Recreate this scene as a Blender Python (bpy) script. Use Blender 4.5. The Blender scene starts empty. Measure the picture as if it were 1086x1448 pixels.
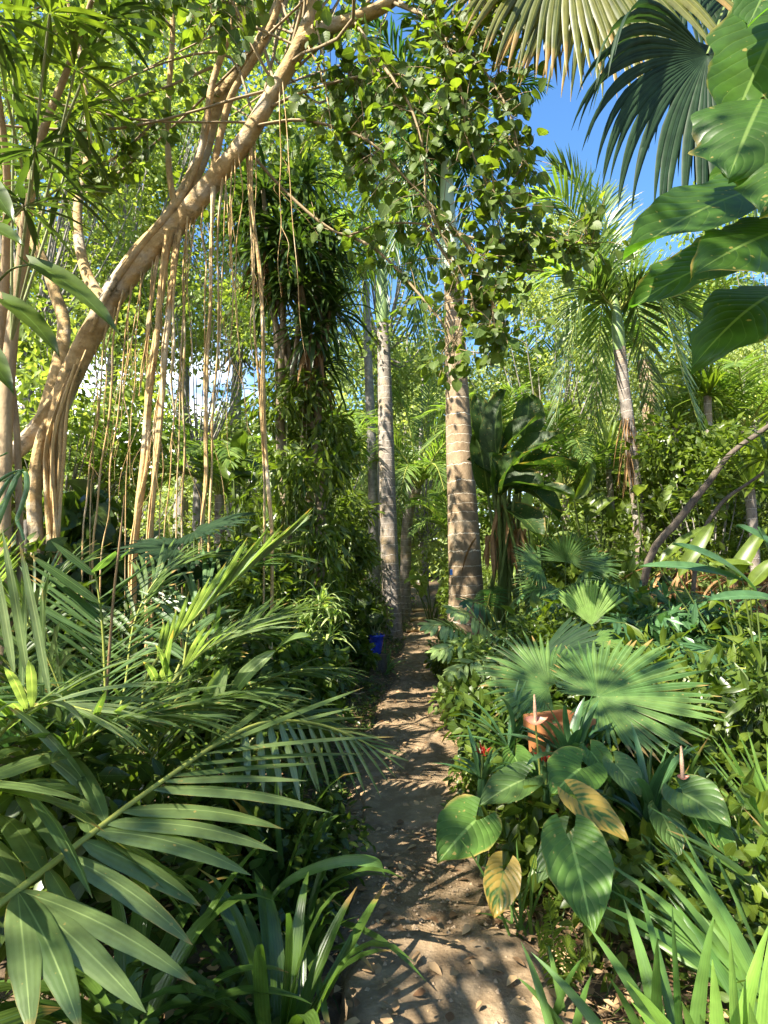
import bpy, math
import numpy as np
from mathutils import Vector

R = math.radians
sc = bpy.context.scene
col = sc.collection
PI = math.pi

# ------------------------------------------------------------------ camera frame (pixel -> world)
F, CX, CY = 863.0, 543.0, 724.0
PITCH = R(4.4)
CAMZ = 1.6
cp, sp = math.cos(PITCH), math.sin(PITCH)
Zv = np.array([0, 0, 1.0])


def P(px, py, Y):
    dx = (px - CX) / F
    dy = (CY - py) / F
    k = Y / (cp - dy * sp)
    return np.array([dx * k, Y, CAMZ + (sp + dy * cp) * k])


def PL(*a):
    return np.array([P(*q) for q in a])


PATH_Y = np.array([0.0, 2.23, 3.0, 4.0, 5.5, 8.0, 10.0, 14.0, 18.0, 24.0, 30.0])
PATH_X = np.array([0.28, 0.28, 0.18, 0.16, 0.24, 0.48, 0.58, 0.98, 1.25, 1.5, 1.3])
PATH_W = np.array([0.44, 0.41, 0.36, 0.36, 0.36, 0.36, 0.34, 0.32, 0.30, 0.3, 0.3])


def pathx(y):
    return np.interp(y, PATH_Y, PATH_X)


def pathw(y):
    return np.interp(y, PATH_Y, PATH_W)


def gh(x, y):
    d = np.abs(x - pathx(y)) - pathw(y)
    s = np.clip(d / 0.6, 0, 1)
    s = s * s * (3 - 2 * s)
    return 0.13 * s - 0.035 * (1 - s) + s * 0.04 * (np.sin(x * 1.7 + y * .9) + np.sin(x * .6 - y * 1.3)) \
        + 0.012 * np.clip(y - 10, 0, 60)


def G(px, Y):
    x = (px - CX) / F * Y
    for _ in range(4):
        z = float(gh(x, Y))
        dy = math.tan(math.atan((z - CAMZ) / Y) - PITCH)
        x = (px - CX) / F * Y / (cp - dy * sp)
    return np.array([x, Y, float(gh(x, Y))])


def unit(a):
    a = np.asarray(a, float)
    return a / np.maximum(np.linalg.norm(a, axis=-1, keepdims=True), 1e-9)


def spl(pts, n):
    """Catmull-Rom resample"""
    p = np.asarray(pts, float)
    if len(p) == 2:
        t = np.linspace(0, 1, n)[:, None]
        return p[0] * (1 - t) + p[1] * t
    q = np.vstack([2 * p[0] - p[1], p, 2 * p[-1] - p[-2]])
    k = len(p) - 1
    s = np.linspace(0, k, n)
    i = np.minimum(s.astype(int), k - 1)
    t = (s - i)[:, None]
    a, b, c, d = q[i], q[i + 1], q[i + 2], q[i + 3]
    return .5 * (2 * b + (c - a) * t + (2 * a - 5 * b + 4 * c - d) * t * t + (3 * b - a - 3 * c + d) * t ** 3)


# ------------------------------------------------------------------ mesh builder
class MB:
    def __init__(s):
        s.v, s.uv, s.q, s.t, s.qm, s.tm, s.n = [], [], [], [], [], [], 0

    def add(s, v, uv, q=None, t=None, mat=0):
        v = np.asarray(v, float).reshape(-1, 3)
        s.v.append(v)
        s.uv.append(np.asarray(uv, float).reshape(-1, 2))
        if q is not None and len(q):
            q = np.asarray(q).reshape(-1, 4)
            s.q.append(q + s.n)
            s.qm.append(np.full(len(q), mat))
        if t is not None and len(t):
            t = np.asarray(t).reshape(-1, 3)
            s.t.append(t + s.n)
            s.tm.append(np.full(len(t), mat))
        s.n += len(v)

    def grid(s, Pt, UV, mat=0):
        """Pt (B,n,m,3)"""
        B, n, m, _ = Pt.shape
        UV = np.broadcast_to(UV, (B, n, m, 2))
        idx = np.arange(B * n * m).reshape(B, n, m)
        q = np.stack([idx[:, :-1, :-1], idx[:, :-1, 1:], idx[:, 1:, 1:], idx[:, 1:, :-1]], -1).reshape(-1, 4)
        s.add(Pt, UV, q, mat=mat)

    def mesh(s, name, mats, org=(0, 0, 0), smooth=True):
        me = bpy.data.meshes.new(name)
        if not s.v:
            return me
        V = np.concatenate(s.v) - np.asarray(org, float)
        UV = np.concatenate(s.uv)
        q = np.concatenate(s.q) if s.q else np.zeros((0, 4), int)
        t = np.concatenate(s.t) if s.t else np.zeros((0, 3), int)
        me.vertices.add(len(V))
        me.vertices.foreach_set('co', V.astype(np.float32).ravel())
        loops = np.concatenate([q.ravel(), t.ravel()]).astype(np.int32)
        me.loops.add(len(loops))
        me.loops.foreach_set('vertex_index', loops)
        np_ = len(q) + len(t)
        me.polygons.add(np_)
        st = np.concatenate([np.arange(len(q)) * 4, len(q) * 4 + np.arange(len(t)) * 3]).astype(np.int32)
        me.polygons.foreach_set('loop_start', st)
        mi = np.concatenate([np.concatenate(s.qm) if s.qm else np.zeros(0), np.concatenate(s.tm) if s.tm else np.zeros(0)])
        me.polygons.foreach_set('material_index', mi.astype(np.int32))
        me.polygons.foreach_set('use_smooth', np.full(np_, smooth))
        ul = me.uv_layers.new(name='UVMap')
        ul.data.foreach_set('uv', UV[loops].astype(np.float32).ravel())
        me.update(calc_edges=True)
        for m in (mats if isinstance(mats, (list, tuple)) else [mats]):
            me.materials.append(m)
        return me

    def build(s, name, mats, parent=None, smooth=True, org=None):
        o_ = ORG.get(parent.name, np.zeros(3)) if parent is not None else (np.zeros(3) if org is None else np.asarray(org, float))
        o = bpy.data.objects.new(name, s.mesh(name, mats, o_, smooth))
        col.objects.link(o)
        if parent is not None:
            o.parent = parent
        else:
            o.location = o_
        ORG[o.name] = o_
        return o


ORG = {}


def thing(name, label, cat, loc, group=None):
    o = bpy.data.objects.new(name, None)
    col.objects.link(o)
    o.empty_display_size = .1
    o.location = [float(c) for c in loc]
    ORG[o.name] = np.asarray(loc, float)
    tag(o, label, cat, group)
    return o


def tag(o, label, cat, group=None):
    o['label'] = label
    o['category'] = cat
    if group:
        o['group'] = group
    return o


def place_mesh(me, name, parent, wloc, rot=(0, 0, 0), scale=1.0):
    o = bpy.data.objects.new(name, me)
    col.objects.link(o)
    o.parent = parent
    o.location = np.asarray(wloc) - ORG[parent.name]
    o.rotation_euler = rot
    o.scale = (scale,) * 3 if np.isscalar(scale) else scale
    ORG[o.name] = np.asarray(wloc)
    return o


def copy_tree(root, loc, rz=0, s=1.0, label=None):
    def rec(o, parent):
        c = o.copy()
        col.objects.link(c)
        c.parent = parent
        for ch in o.children:
            rec(ch, c)
        return c
    c = rec(root, None)
    c.location = [float(q) for q in loc]
    c.rotation_euler = (0, 0, rz)
    c.scale = (s, s, s)
    if label:
        c['label'] = label
    return c


# ------------------------------------------------------------------ shapes
PROF = {k: np.array(v, float) for k, v in dict(
    strap=[(0, .6), (.1, .9), (.3, 1), (.6, .9), (.85, .5), (1, .03)],
    lance=[(0, .1), (.15, .55), (.35, .95), (.5, 1), (.7, .75), (.88, .35), (1, .02)],
    leaflet=[(0, .25), (.08, .7), (.25, 1), (.6, .95), (.82, .62), (.94, .28), (1, .02)],
    paddle=[(0, .1), (.06, .5), (.2, .9), (.45, 1), (.75, .8), (.92, .45), (1, .05)],
    ovate=[(0, .05), (.08, .55), (.25, .98), (.4, 1), (.65, .75), (.85, .35), (1, .01)],
    round=[(0, .1), (.06, .55), (.25, .98), (.45, 1), (.7, .8), (.88, .42), (.95, .16), (1, .01)],
    heart=[(0, .3), (.015, .52), (.05, .74), (.12, .91), (.25, 1), (.4, .95), (.6, .74), (.8, .4), (.92, .17), (1, .01)],
    bigleaf=[(0, .3), (.05, .62), (.15, .9), (.3, 1), (.5, .93), (.7, .7), (.85, .38), (.95, .11), (1, .01)],
    needle=[(0, .6), (.2, 1), (.7, .7), (1, .05)],
).items()}


def prof(name, t):
    a = PROF[name]
    return np.interp(t, a[:, 0], a[:, 1])


def blades(mb, base, dr, side, L, W, droop, pf='strap', n=6, fold=.3, lat=None, mat=0, wfun=None, dpow=1.3):
    base = np.atleast_2d(base)
    B = len(base)
    dr = unit(np.broadcast_to(dr, (B, 3)))
    side = np.broadcast_to(side, (B, 3))
    L = np.broadcast_to(L, (B,)).astype(float)
    W = np.broadcast_to(W, (B,)).astype(float)
    droop = np.broadcast_to(droop, (B,)).astype(float)
    t = np.linspace(0, 1, n + 1)
    h = dr[:, None, :] - Zv * (droop[:, None] * t[None] ** dpow)[..., None]
    if lat is not None:
        h = h + side[:, None, :] * (np.broadcast_to(lat, (B,))[:, None] * t[None])[..., None]
    h = unit(h)
    st = .5 * (h[:, 1:] + h[:, :-1]) * (L / n)[:, None, None]
    pts = base[:, None, :] + np.concatenate([np.zeros((B, 1, 3)), np.cumsum(st, 1)], 1)
    s = unit(side[:, None, :] - (side[:, None, :] * h).sum(-1, keepdims=True) * h)
    nr = np.cross(s, h)
    w = (prof(pf, t)[None] * W[:, None] if wfun is None else wfun(t, L, W))[..., None] * .5
    fo = fold if np.isscalar(fold) else np.asarray(fold)[:, None, None]
    le = pts - s * w + nr * fo * w
    ri = pts + s * w + nr * fo * w
    Pt = np.stack([le, pts, ri], 2)
    UV = np.zeros((1, n + 1, 3, 2))
    UV[..., 0] = np.array([0, .5, 1])
    UV[..., 1] = t[:, None]
    mb.grid(Pt, UV, mat)


def tube(mb, pts, rad, ns=7, mat=0, n=None, seed=0, lump=0.0, vscale=1.0):
    pts = np.asarray(pts, float)
    if n:
        k = len(pts)
        rad = np.interp(np.linspace(0, 1, n), np.linspace(0, 1, k), np.broadcast_to(rad, (k,))) if np.ndim(rad) == 0 or len(rad) == k else \
            np.interp(np.linspace(0, 1, n), np.linspace(0, 1, len(rad)), rad)
        pts = spl(pts, n)
    m = len(pts)
    rad = np.broadcast_to(np.asarray(rad, float), (m,)) if np.ndim(rad) == 0 or len(np.atleast_1d(rad)) == m else \
        np.interp(np.linspace(0, 1, m), np.linspace(0, 1, len(rad)), rad)
    T = unit(np.gradient(pts, axis=0))
    ref = np.array([1.0, 0, 0]) if abs(T[:, 0]).mean() < .7 else np.array([0, 0, 1.0])
    A = unit(np.cross(T, ref))
    Bv = np.cross(T, A)
    a = np.linspace(0, 2 * PI, ns + 1)
    rr = rad[:, None] * np.ones((1, ns + 1))
    if lump:
        r = np.random.default_rng(seed)
        ph = r.uniform(0, 6.3, 4)
        ln = np.concatenate([[0], np.cumsum(np.linalg.norm(np.diff(pts, axis=0), axis=1))])[:, None]
        rr = rr * (1 + lump * (np.sin(3 * a + ph[0] + ln * 2.1) * .5 + np.sin(2 * a + ph[1] - ln * 3.7) * .5 + np.sin(5 * a + ph[2] + ln * 1.1) * .35 + np.sin(ln * 9 + ph[3]) * .25))
    ring = pts[:, None, :] + rr[..., None] * (A[:, None] * np.cos(a)[None, :, None] + Bv[:, None] * np.sin(a)[None, :, None])
    ln = np.concatenate([[0], np.cumsum(np.linalg.norm(np.diff(pts, axis=0), axis=1))])
    UV = np.zeros((1, m, ns + 1, 2))
    UV[..., 0] = a / (2 * PI)
    UV[0, :, :, 1] = ln[:, None] * vscale
    mb.grid(ring[None], UV, mat)


def frond(mb, pts, up=Zv, nl=24, L=.4, W=.03, a0=75, a1=22, elev=12, droop=.5, t0=.12, n=5, fold=.35, rad=.012, matl=0, mats=1,
          seed=0, pf='leaflet', tipL=.45, baseL=.6, jit=.12, sides=(1, -1), elevs=None, scaleW=True):
    r = np.random.default_rng(seed)
    c = spl(pts, 30)
    tube(mb, c, np.linspace(rad, rad * .25, 30), 5, mats)
    T = unit(np.gradient(c, axis=0))
    for sg in sides:
        tt = np.clip(np.linspace(t0, 1, nl) + r.normal(0, .25 / nl, nl), t0, 1)
        idx = tt * 29
        b = np.stack([np.interp(idx, np.arange(30), c[:, k]) for k in range(3)], 1)
        Tt = unit(np.stack([np.interp(idx, np.arange(30), T[:, k]) for k in range(3)], 1))
        upv = np.broadcast_to(up, Tt.shape)
        S = unit(np.cross(Tt, upv)) * sg
        N = unit(np.cross(S, Tt) * sg)
        u = (tt - t0) / (1 - t0)
        a = np.radians(a0 + (a1 - a0) * u ** 1.2 + r.normal(0, 90 * jit * .5, nl))
        ev = elev if elevs is None else elevs[0 if sg > 0 else 1]
        e = np.radians(ev + r.normal(0, 90 * jit * .6, nl))
        d = Tt * np.cos(a)[:, None] + (S * np.cos(e)[:, None] + N * np.sin(e)[:, None]) * np.sin(a)[:, None]
        env = np.interp(u, [0, .15, .4, .75, 1], [baseL, .88, 1, .82, tipL])
        ll = L * env * r.uniform(.88, 1.1, nl)
        ww = W * (np.interp(u, [0, .3, .8, 1], [.8, 1, .9, .6]) if scaleW else 1) * r.uniform(.85, 1.12, nl)
        sd = Tt - (Tt * d).sum(-1, keepdims=True) * d
        blades(mb, b, d, sd * sg, ll, ww, droop * r.uniform(.6, 1.4, nl), pf, n, fold, lat=r.normal(0, .12, nl), mat=matl)


def fan(mb, hub, axis, nrm, Rr, arc=250, nseg=36, fuse=.55, droop=.5, cup=.15, fold=.55, seed=0, mat=0, n=8, ecc=.2, tipw=1.0):
    r = np.random.default_rng(seed)
    axis = unit(axis)
    nrm = unit(np.asarray(nrm, float) - np.dot(nrm, axis) * axis)
    sd = np.cross(axis, nrm)
    ph = np.linspace(-arc / 2, arc / 2, nseg) * PI / 180
    d = axis * np.cos(ph)[:, None] + sd * np.sin(ph)[:, None] + nrm * cup * (1 + .25 * np.cos(ph * 2))[:, None]
    d = unit(d)
    side = unit(np.cross(np.broadcast_to(nrm, d.shape), d))
    L = Rr * (1 - ecc + ecc * np.cos(ph * .9)) * r.uniform(.93, 1.05, nseg)
    dphi = (arc * PI / 180) / (nseg - 1)

    def wf(t, L, W):
        rr = t[None] * L[:, None]
        full = 2 * rr * math.tan(dphi / 2) * 1.03
        tf = np.clip((t - fuse) / (1 - fuse), 0, 1)
        lim = 2 * (fuse * L)[:, None] * math.tan(dphi / 2) * 1.03
        return np.where(t[None] < fuse, full + .002, lim * tipw * (1 - tf ** 1.4)[None] + .002)
    blades(mb, np.broadcast_to(hub, (nseg, 3)), d, side, L, 1, droop * r.uniform(.7, 1.3, nseg), n=n, fold=fold, wfun=wf, mat=mat, dpow=2.2,
           lat=r.normal(0, .05, nseg))


def leafsheet(mb, a, b, W, nh=(0, -.6, .8), bend=.08, pf='heart', lobe=0.0, cup=.12, n=12, m=8, mat=0, wav=0.0, seed=0, side_roll=0.0, ewav=.02):
    a, b = np.asarray(a, float), np.asarray(b, float)
    r = np.random.default_rng(seed)
    L = np.linalg.norm(b - a)
    d = (b - a) / L
    nr = unit(np.asarray(nh, float) - np.dot(nh, d) * d)
    s = np.cross(d, nr)
    if side_roll:
        nr, s = nr * math.cos(side_roll) + s * math.sin(side_roll), s * math.cos(side_roll) - nr * math.sin(side_roll)
    t = np.linspace(0, 1, n + 1) ** (1.6 if lobe > .2 else 1.0)
    u = np.linspace(-1, 1, m + 1)
    w = prof(pf, t) * W * .5
    edge_ = 1 + ewav * (np.sin(t[:, None] * 17 + r.uniform(0, 6) + 2.2 * np.sign(u)[None]) + .6 * np.sin(t[:, None] * 31 + r.uniform(0, 6) - np.sign(u)[None])) * np.abs(u)[None]
    t_, u_ = t[:, None, None], u[None, :, None]
    x = u_ * w[:, None, None] * edge_[..., None]
    yoff = -lobe * L * np.abs(u_) ** 1.3 * (1 - t_) ** 4
    ph = r.uniform(0, 6)
    zz = cup * W * (u_ ** 2) * .5 + bend * L * 4 * t_ * (1 - t_) + wav * W * np.sin(t_ * 9 + ph + u_ * 1.2) * np.abs(u_) ** 1.5 - .02 * L * np.sin(t_ * 3.1)
    Pt = a + d * (t_ * L + yoff) + s * x + nr * zz
    UV = np.zeros((1, n + 1, m + 1, 2))
    UV[..., 0] = (u * .5 + .5)[None]
    UV[..., 1] = t[:, None] - (lobe * np.abs(u)[None] ** 1.3 * (1 - t[:, None]) ** 4)
    mb.grid(Pt[None], UV, mat)


def template(pf='ovate', w=.5, n=4, fold=.25, bend=-.12):
    t = np.linspace(0, 1, n + 1)
    ww = prof(pf, t) * w * .5
    z = bend * t * t
    V, UV = [], []
    for i in range(n + 1):
        for u in (-1, 0, 1):
            V.append((u * ww[i], t[i] - .06 * t[i] * t[i], z[i] + abs(u) * fold * ww[i]))
            UV.append((u * .5 + .5, t[i]))
    q = []
    for i in range(n):
        for k in range(2):
            a = i * 3 + k
            q.append((a, a + 1, a + 4, a + 3))
    return np.array(V), np.array(UV), np.array(q)


TP = dict(ovate=template('ovate', .5), round=template('round', .78, 5), lance=template('lance', .24, 4, .3, -.2),
          small=template('ovate', .5, 2, .25, -.1), lsmall=template('lance', .26, 3, .3, -.2), heart=template('heart', .75, 5, .25, -.15),
          tiny=(np.array([(0, 0, 0), (-.27, .45, .05), (0, 1, -.12), (.27, .45, .05)]), np.array([(.5, 0), (0, .45), (.5, 1), (1, .45)]), np.array([(0, 3, 2, 1)])))


def scatter(mb, tp, pos, dr, nr, size, mat=0):
    V, UV, q = tp
    N = len(pos)
    dr = unit(dr)
    nr = unit(nr - (nr * dr).sum(-1, keepdims=True) * dr)
    s = np.cross(dr, nr)
    size = np.broadcast_to(size, (N,))
    M = np.stack([s, dr, nr], 1)            # N,3(k),3
    pts = np.einsum('vk,nkc->nvc', V, M) * size[:, None, None] + pos[:, None, :]
    idx = (q[None] + (np.arange(N) * len(V))[:, None, None]).reshape(-1, 4)
    mb.add(pts, np.broadcast_to(UV, (N,) + UV.shape), idx, mat=mat)


def clump_leaves(mb, centers, rads, n, size, tp='ovate', hang=.4, seed=0, upn=.6, mat=0, sizevar=.3):
    """n leaves gathered in clumps round the centers"""
    r = np.random.default_rng(seed)
    centers = np.atleast_2d(centers)
    k = len(centers)
    rads = np.broadcast_to(np.asarray(rads, float), (k,)) if np.ndim(rads) < 2 else np.asarray(rads)
    wts = rads ** 2 if rads.ndim == 1 else rads.prod(1) ** .66
    ci = r.choice(k, n, p=wts / wts.sum())
    off = r.normal(0, 1, (n, 3))
    off = unit(off) * (r.uniform(0, 1, (n, 1)) ** .55)
    rr = rads[ci][:, None] if rads.ndim == 1 else rads[ci]
    pos = centers[ci] + off * rr
    out = unit(off + r.normal(0, .6, (n, 3)) - Zv * hang)
    nn = r.normal(0, .55, (n, 3)) + Zv * upn
    scatter(mb, TP[tp], pos, out, nn, size * r.uniform(1 - sizevar, 1 + sizevar, n), mat)


def rosette(mb, c, n, L, W, el=(5, 75), droop=1.0, pf='strap', seed=0, nseg=7, fold=.35, mat=0, axis=None, az=None, spread=.02):
    r = np.random.default_rng(seed)
    a = r.uniform(0, 2 * PI, n) if az is None else np.radians(r.uniform(az[0], az[1], n))
    e = np.radians(r.uniform(el[0], el[1], n))
    d = np.stack([np.cos(a) * np.cos(e), np.sin(a) * np.cos(e), np.sin(e)], 1)
    side = np.stack([-np.sin(a), np.cos(a), np.zeros(n)], 1)
    base = np.asarray(c) + d * np.array([1, 1, .2]) * spread + r.normal(0, spread * .6, (n, 3)) * np.array([1, 1, .3])
    blades(mb, base, d, side * -1, L * r.uniform(.7, 1.15, n), W * r.uniform(.75, 1.15, n), droop * r.uniform(.5, 1.4, n), pf, nseg, fold,
           lat=r.normal(0, .2, n), mat=mat)


# ------------------------------------------------------------------ materials
def nn_(nt, t, **kw):
    n = nt.nodes.new(t)
    for k, v in kw.items():
        setattr(n, k, v)
    return n


def math_(nt, op, a, b=None, c=None, clamp=False):
    n = nt.nodes.new('ShaderNodeMath')
    n.operation = op
    n.use_clamp = clamp
    for i, x in enumerate((a, b, c)):
        if x is None:
            continue
        if isinstance(x, (int, float)):
            n.inputs[i].default_value = x
        else:
            nt.links.new(x, n.inputs[i])
    return n.outputs[0]


def mix_(nt, fac, a, b, blend='MIX'):
    n = nt.nodes.new('ShaderNodeMix')
    n.data_type = 'RGBA'
    n.blend_type = blend
    for sck, x in ((n.inputs[0], fac), (n.inputs[6], a), (n.inputs[7], b)):
        if isinstance(x, (int, float)):
            sck.default_value = x
        elif isinstance(x, (tuple, list)):
            sck.default_value = (*x[:3], 1)
        else:
            nt.links.new(x, sck)
    return n.outputs[2]


def newmat(name):
    m = bpy.data.materials.new(name)
    m.use_nodes = True
    nt = m.node_tree
    nt.nodes.clear()
    return m, nt, nt.nodes.new('ShaderNodeOutputMaterial')


def leafmat(name, c1, c2, tr=None, tfac=.42, rough=.38, veins=None, vein_col=None, vein_w=.03, nv=9, bump=.25, blotch=None, spec=.38, slope=.6, tips=0.0, spots=0.0, pleatcol=.05):
    m, nt, out = newmat(name)
    lk = nt.links.new
    uv = nn_(nt, 'ShaderNodeUVMap')
    sep = nn_(nt, 'ShaderNodeSeparateXYZ')
    lk(uv.outputs[0], sep.inputs[0])
    u, v = sep.outputs[0], sep.outputs[1]
    geo = nn_(nt, 'ShaderNodeNewGeometry')
    tc = nn_(nt, 'ShaderNodeTexCoord')
    no = nn_(nt, 'ShaderNodeTexNoise')
    no.inputs['Scale'].default_value = 14
    no.inputs['Detail'].default_value = 3
    lk(tc.outputs['Object'], no.inputs['Vector'])
    base = mix_(nt, geo.outputs['Random Per Island'], c1, c2)
    mr = nn_(nt, 'ShaderNodeMapRange')
    mr.inputs[1].default_value, mr.inputs[2].default_value, mr.inputs[3].default_value, mr.inputs[4].default_value = .3, .7, .75, 1.25
    lk(no.outputs[0], mr.inputs[0])
    base = mix_(nt, 1.0, base, mr.outputs[0], 'MULTIPLY')
    au = math_(nt, 'ABSOLUTE', math_(nt, 'SUBTRACT', u, .5))
    hgt = None
    if veins == 'side':
        wb = math_(nt, 'MULTIPLY', math_(nt, 'SUBTRACT', no.outputs[0], .5), .035)
        ph = math_(nt, 'FRACT', math_(nt, 'MULTIPLY', math_(nt, 'ADD', wb, math_(nt, 'SUBTRACT', math_(nt, 'MULTIPLY', v, math_(nt, 'SUBTRACT', 1.35, math_(nt, 'MULTIPLY', v, .35))), math_(nt, 'MULTIPLY', math_(nt, 'POWER', math_(nt, 'MULTIPLY', au, 2), 1.3), slope * .5))), nv))
        dv = math_(nt, 'ABSOLUTE', math_(nt, 'SUBTRACT', ph, .5))           # .5 at the vein
        sv = math_(nt, 'MULTIPLY', math_(nt, 'SUBTRACT', dv, .44), 16, clamp=True)
        hgt = math_(nt, 'SUBTRACT', math_(nt, 'MULTIPLY', math_(nt, 'POWER', math_(nt, 'MULTIPLY', dv, 2), 3), -1), math_(nt, 'MULTIPLY', no.outputs[0], .3))
    elif veins == 'pleat':
        dv = math_(nt, 'SINE', math_(nt, 'MULTIPLY', u, 2 * PI * 5))
        hgt = dv
        sv = None
        base = mix_(nt, math_(nt, 'MULTIPLY', math_(nt, 'ADD', dv, 1), pleatcol), base, (c2[0] * 1.8, c2[1] * 1.6, c2[2] * 1.4))
    else:
        sv = None
    if blotch is not None:                      # yellow between the veins
        w1 = math_(nt, 'SUBTRACT', .5, dv if veins == 'side' else au)
        nb = math_(nt, 'ADD', math_(nt, 'MULTIPLY', w1, 1.3), math_(nt, 'MULTIPLY', math_(nt, 'SUBTRACT', no.outputs[0], .45), 3.2))
        nb = math_(nt, 'ADD', nb, math_(nt, 'MULTIPLY', au, .9))
        base = mix_(nt, math_(nt, 'MULTIPLY', math_(nt, 'SUBTRACT', nb, .22), 2.2, clamp=True), base, blotch)
    if spots:
        n4 = nn_(nt, 'ShaderNodeTexNoise')
        n4.inputs['Scale'].default_value = 38
        n4.inputs['Detail'].default_value = 2
        lk(tc.outputs['Object'], n4.inputs['Vector'])
        n5 = nn_(nt, 'ShaderNodeTexNoise')
        n5.inputs['Scale'].default_value = 5
        lk(tc.outputs['Object'], n5.inputs['Vector'])
        sm = math_(nt, 'MULTIPLY', math_(nt, 'SUBTRACT', math_(nt, 'ADD', n4.outputs[0], math_(nt, 'MULTIPLY', n5.outputs[0], .25)), .86 - .06 * spots), 25, clamp=True)
        base = mix_(nt, math_(nt, 'MULTIPLY', sm, .85), base, (.3, .23, .07))
        em = math_(nt, 'MULTIPLY', math_(nt, 'SUBTRACT', math_(nt, 'ADD', au, math_(nt, 'MULTIPLY', n5.outputs[0], .35)), .665), 14, clamp=True)
        base = mix_(nt, math_(nt, 'MULTIPLY', em, .8), base, (.36, .25, .07))
    if tips:
        tm = math_(nt, 'SUBTRACT', v, math_(nt, 'SUBTRACT', 1.16 - .12 * tips, math_(nt, 'MULTIPLY', math_(nt, 'FRACT', math_(nt, 'MULTIPLY', geo.outputs['Random Per Island'], 7.31)), .3)))
        tm = math_(nt, 'MULTIPLY', math_(nt, 'ADD', tm, math_(nt, 'MULTIPLY', math_(nt, 'SUBTRACT', no.outputs[0], .5), .12)), 14, clamp=True)
        base = mix_(nt, tm, base, (.3, .19, .06))
    if vein_col is not None:
        mv = math_(nt, 'SUBTRACT', 1, math_(nt, 'MULTIPLY', math_(nt, 'SUBTRACT', au, vein_w * .5), 1 / (vein_w * .6)), clamp=True)
        if sv is not None:
            mv = math_(nt, 'MAXIMUM', mv, math_(nt, 'MULTIPLY', sv, .3))
        base = mix_(nt, math_(nt, 'MULTIPLY', mv, .85), base, vein_col)
    if tr is None:
        tr = (2.0, 2.1, .75)
    pr = nn_(nt, 'ShaderNodeBsdfPrincipled')
    pr.inputs['Roughness'].default_value = rough
    pr.inputs['Specular IOR Level'].default_value = spec
    lk(base, pr.inputs['Base Color'])
    tl = nn_(nt, 'ShaderNodeBsdfTranslucent')
    lk(mix_(nt, 1.0, base, tr, 'MULTIPLY'), tl.inputs['Color'])
    if hgt is not None and bump:
        b = nn_(nt, 'ShaderNodeBump')
        b.inputs['Strength'].default_value = bump
        b.inputs['Distance'].default_value = .01
        lk(hgt, b.inputs['Height'])
        lk(b.outputs[0], pr.inputs['Normal'])
    ms = nn_(nt, 'ShaderNodeMixShader')
    ms.inputs[0].default_value = tfac
    lk(pr.outputs[0], ms.inputs[1])
    lk(tl.outputs[0], ms.inputs[2])
    lk(ms.outputs[0], out.inputs[0])
    return m


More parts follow.
